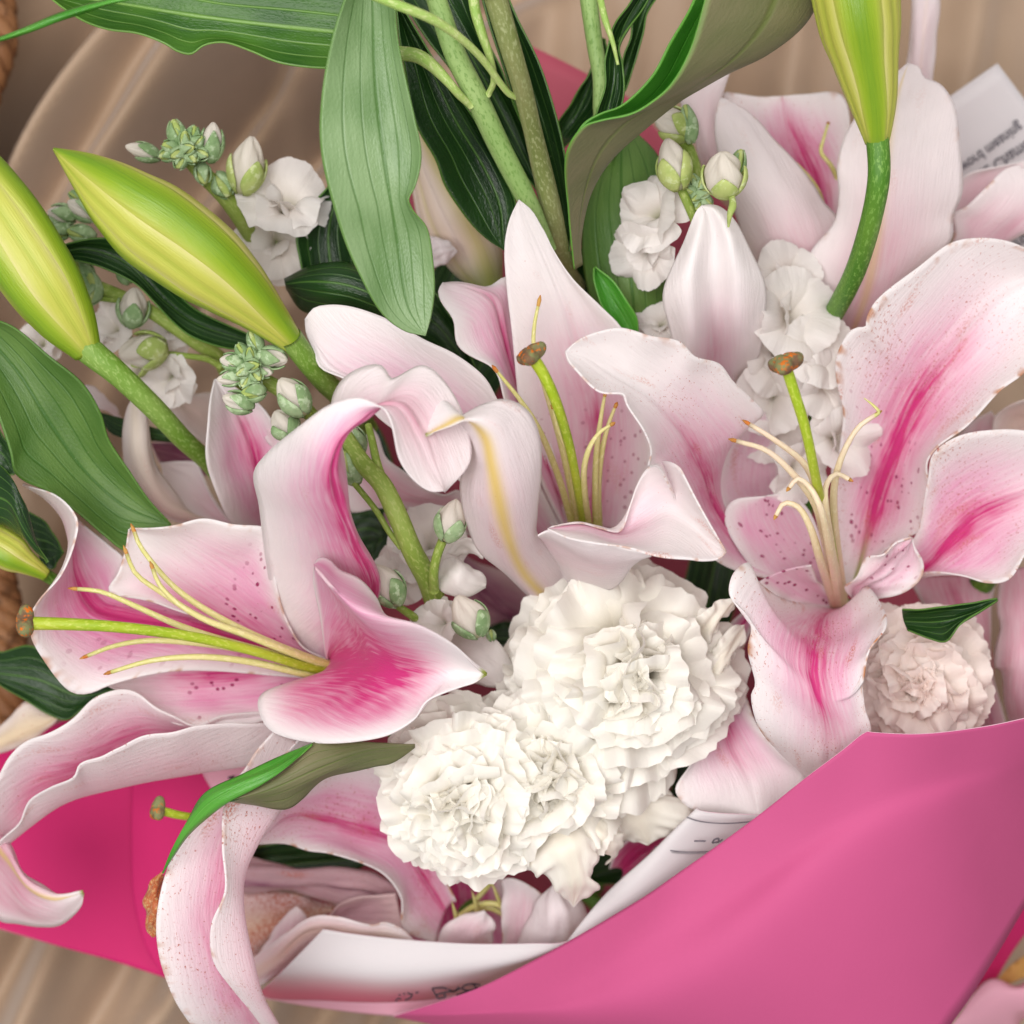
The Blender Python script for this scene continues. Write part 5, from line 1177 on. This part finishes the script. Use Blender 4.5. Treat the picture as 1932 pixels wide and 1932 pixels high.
floret(S, 4, 220, 130, 12.6, 150, (-.1, .1, 1), 47, 6, (.8, 1.5), .4)

S = spray('cluster of fuzzy grey green stock buds below the base of the big bud', 4, 1450, 500, 12)
tube('stem', '4:1290,280 1400,330 1550,430 1640,520 5:130,600 5:200,680', [18.5, 18.4, 18, 17.4, 16], (14, 16, 14, 14), ST_STOCK, S, 24, 10)
for k in range(12):
    a = k * 2.4; r = 16 + 25 * math.sqrt(k)
    stock_bud(S, 4, 1290 + r * math.cos(a), 235 + r * math.sin(a), 20.2 - .006 * r, 118 - 3 * k, 64, -math.degrees(a), .1 if k < 8 else .28, 1.2 - .08 * k, k + 50)
for x, y, l, w, an, op in ((1195, 215, 120, 85, 170, .3), (1190, 300, 140, 80, 190, .3), (1415, 195, 170, 110, -15, .3), (1230, 425, 170, 110, 160, .3), (1310, 375, 130, 95, 190, .2), (1320, 110, 130, 75, 110, .1)):
    stock_bud(S, 4, x, y, 19.8, l, w, an, op, .5, int(x + y))
stock_bud(S, 4, 1515, 395, 20, 230, 160, 125, .5, .4, 61, None, '1600,480 1640,530')
stock_bud(S, 4, 1470, 540, 19, 170, 150, 120, .7, .4, 62, None, '1560,560 1640,540')

S = spray('open white stock spray beside the closed white petal, with round cream buds', 3, 300, 1500, 12)
tube('stem', '3:130,700 190,760 240,900 270,1000 330,1200 400,1500', [17.5, 17.8, 18, 18, 15, 12], (11, 12, 12, 12), ST_STOCK, S, 26, 10)
tube('side_stem', '3:150,960 190,1050 225,1130 270,1250', [19, 19, 18.6, 17], (9, 9, 9), ST_STOCK, S, 14, 9)
stock_bud(S, 3, 115, 850, 19.6, 270, 180, 105, .7, .3, 71, SEPALY)
b = stock_bud(S, 3, 380, 900, 20.6, 260, 220, 100, .85, .9, 72, SEPALY)
stock_bud(S, 3, 110, 640, 18, 230, 170, 150, .8, .2, 73, SEPALY)
stock_bud(S, 3, 195, 640, 18.2, 200, 90, 100, .1, .2, 74)
stock_bud(S, 3, 440, 880, 19.4, 220, 90, 75, .1, .2, 75)
for k in range(8):
    a = k * 2.4; r = 10 + 22 * math.sqrt(k)
    stock_bud(S, 3, 260 + r * math.cos(a), 1000 + r * math.sin(a), 19 - .004 * r, 90, 50, -math.degrees(a), .1, 1.0, k + 80)
tube('withered_sepal', '3:420,1020 425,1060 410,1110 402,1175', [20.6, 21, 21, 20.8], (6, 8, 5, 2), SEPALY, S, 14, 8)
floret(S, 2, 1740, 1130, 17.6, 250, (-.55, .05, .8), 91, 6, (.7, 1.35), .3)
floret(S, 2, 1690, 1300, 17.2, 220, (-.5, -.5, .7), 92, 5, (.7, 1.3), .3)
floret(S, 2, 1790, 1000, 16.6, 130, (-.2, .5, .8), 93, 5, (.8, 1.4), .4)
floret(S, 2, 1760, 1690, 16, 150, (-.3, .2, .9), 94, 6, (.7, 1.5), .4)
for i, (x, y, r, z) in enumerate(((690, 1450, 230, 15.6), (720, 1640, 290, 16.4), (850, 1830, 260, 16), (640, 1860, 240, 15))):
    floret(S, 3, x, y, z, r, (.3, .2 - .1 * i, .9), 100 + i, 5, (.8, 1.5), .3, green=.1, inner=1)
for i, (x, y, r, z) in enumerate(((880, 330, 230, 15.8), (630, 400, 250, 14.8), (620, 560, 220, 13.6), (960, 620, 240, 15.4), (740, 760, 220, 15))):
    floret(S, 6, x, y, z, r, (.35 if x > 700 else -.2, -.15, .9), 110 + i, 5, (.8, 1.5), .3, green=.1, inner=1)

S = spray('white stock spray with a thick forking green stem between the recurved lilies', 5, 620, 1500, 10)
tube('stem', '5:130,600 220,740 320,850 400,1010 480,1200 560,1350 600,1470 640,1600', [19.5, 20, 20.4, 20.4, 20, 19, 17.6, 15], (15, 18, 20, 20, 21, 20), ST_STOCK, S, 40, 12)
tube('side_stem', '5:250,545 270,630 300,760 340,860', [19, 19.6, 20, 20.2], (7, 8, 9), ST_STOCK, S, 16, 9)
tube('side_stem', '5:165,830 290,985 360,1100 420,1180', [19.6, 19.8, 20, 19.8], (6, 6, 6), ST_STOCK, S, 16, 8)
tube('side_stem', '5:635,1140 605,1220 588,1310 590,1400', [20.4, 20.2, 19.8, 19], (9, 9, 10), ST_STOCK, S, 16, 9)
tube('side_stem', '5:400,1480 460,1520 530,1570', [18.4, 18.2, 17.6], (7, 8, 9), ST_STOCK, S, 12, 9)
for x, y, z, l, w, an, op, sd in ((680, 1035, 21, 230, 160, 75, .8, 121), (345, 1370, 19.4, 250, 170, 120, .85, 122), (770, 1530, 19.6, 250, 190, 120, .95, 123), (150, 760, 19.6, 200, 120, 115, .15, 124), (180, 620, 18.6, 170, 110, 110, .3, 125), (885, 1630, 18, 60, 40, 100, .2, 126)):
    stock_bud(S, 5, x, y, z, l, w, an, op, .35, sd)
floret(S, 5, 640, 1570, 18, 190, (-.4, .1, .9), 131, 5, (.6, 1.2), .3, green=.2)
floret(S, 5, 560, 1180, 16, 250, (-.1, .3, .9), 132, 6, (.7, 1.3), .3, green=.2)
floret(S, 5, 420, 1330, 16, 200, (-.3, .2, .9), 133, 5, (.7, 1.3), .3, green=.2)
petal(S, ('5:640,1250 615,1330 640,1400 690,1425 780,1420 855,1380', [18, 18.8, 19, 18.4]), ('5:660,1240 720,1320 790,1360 855,1370', [18, 19.4, 19.2, 18.6]), ('5:670,1240 740,1250 800,1290 850,1330 855,1360', [18, 18.8, 18.8, 18.4]), back=True, mats=[M_STOCK], blush=0, deep=0, rib=0, stain=0)
petal(S, ('5:660,1200 720,1130 790,1130 845,1225', [17.4, 18.6, 18.4]), ('5:690,1210 740,1170 845,1226', [17.4, 18, 18.4]), ('5:720,1215 760,1200 800,1200 845,1228', [17.2, 17.6, 18.2]), back=True, mats=[M_STOCK], blush=0, deep=0, rib=0, stain=0)
petal(S, ('5:640,1640 700,1620 800,1625 900,1660 985,1760 1000,1850', [15.5, 16.6, 17, 16.4]), ('5:660,1720 800,1720 900,1780 1000,1870', [15.5, 16.8, 17, 16.4]), ('5:700,1850 800,1880 900,1900 1000,1880', [15, 16, 16.4, 16.2]), back=True, mats=[M_STOCK], blush=.1, deep=0, rib=0, stain=0, ruf=.12)

DK = thing('lily_plant', 'added dark leaves standing in for deep shade in the gaps beneath the blooms', 'lily plant', at_px(0, 1150, 1300, 3))  # filler leaves, added so the gaps between the blooms look dark
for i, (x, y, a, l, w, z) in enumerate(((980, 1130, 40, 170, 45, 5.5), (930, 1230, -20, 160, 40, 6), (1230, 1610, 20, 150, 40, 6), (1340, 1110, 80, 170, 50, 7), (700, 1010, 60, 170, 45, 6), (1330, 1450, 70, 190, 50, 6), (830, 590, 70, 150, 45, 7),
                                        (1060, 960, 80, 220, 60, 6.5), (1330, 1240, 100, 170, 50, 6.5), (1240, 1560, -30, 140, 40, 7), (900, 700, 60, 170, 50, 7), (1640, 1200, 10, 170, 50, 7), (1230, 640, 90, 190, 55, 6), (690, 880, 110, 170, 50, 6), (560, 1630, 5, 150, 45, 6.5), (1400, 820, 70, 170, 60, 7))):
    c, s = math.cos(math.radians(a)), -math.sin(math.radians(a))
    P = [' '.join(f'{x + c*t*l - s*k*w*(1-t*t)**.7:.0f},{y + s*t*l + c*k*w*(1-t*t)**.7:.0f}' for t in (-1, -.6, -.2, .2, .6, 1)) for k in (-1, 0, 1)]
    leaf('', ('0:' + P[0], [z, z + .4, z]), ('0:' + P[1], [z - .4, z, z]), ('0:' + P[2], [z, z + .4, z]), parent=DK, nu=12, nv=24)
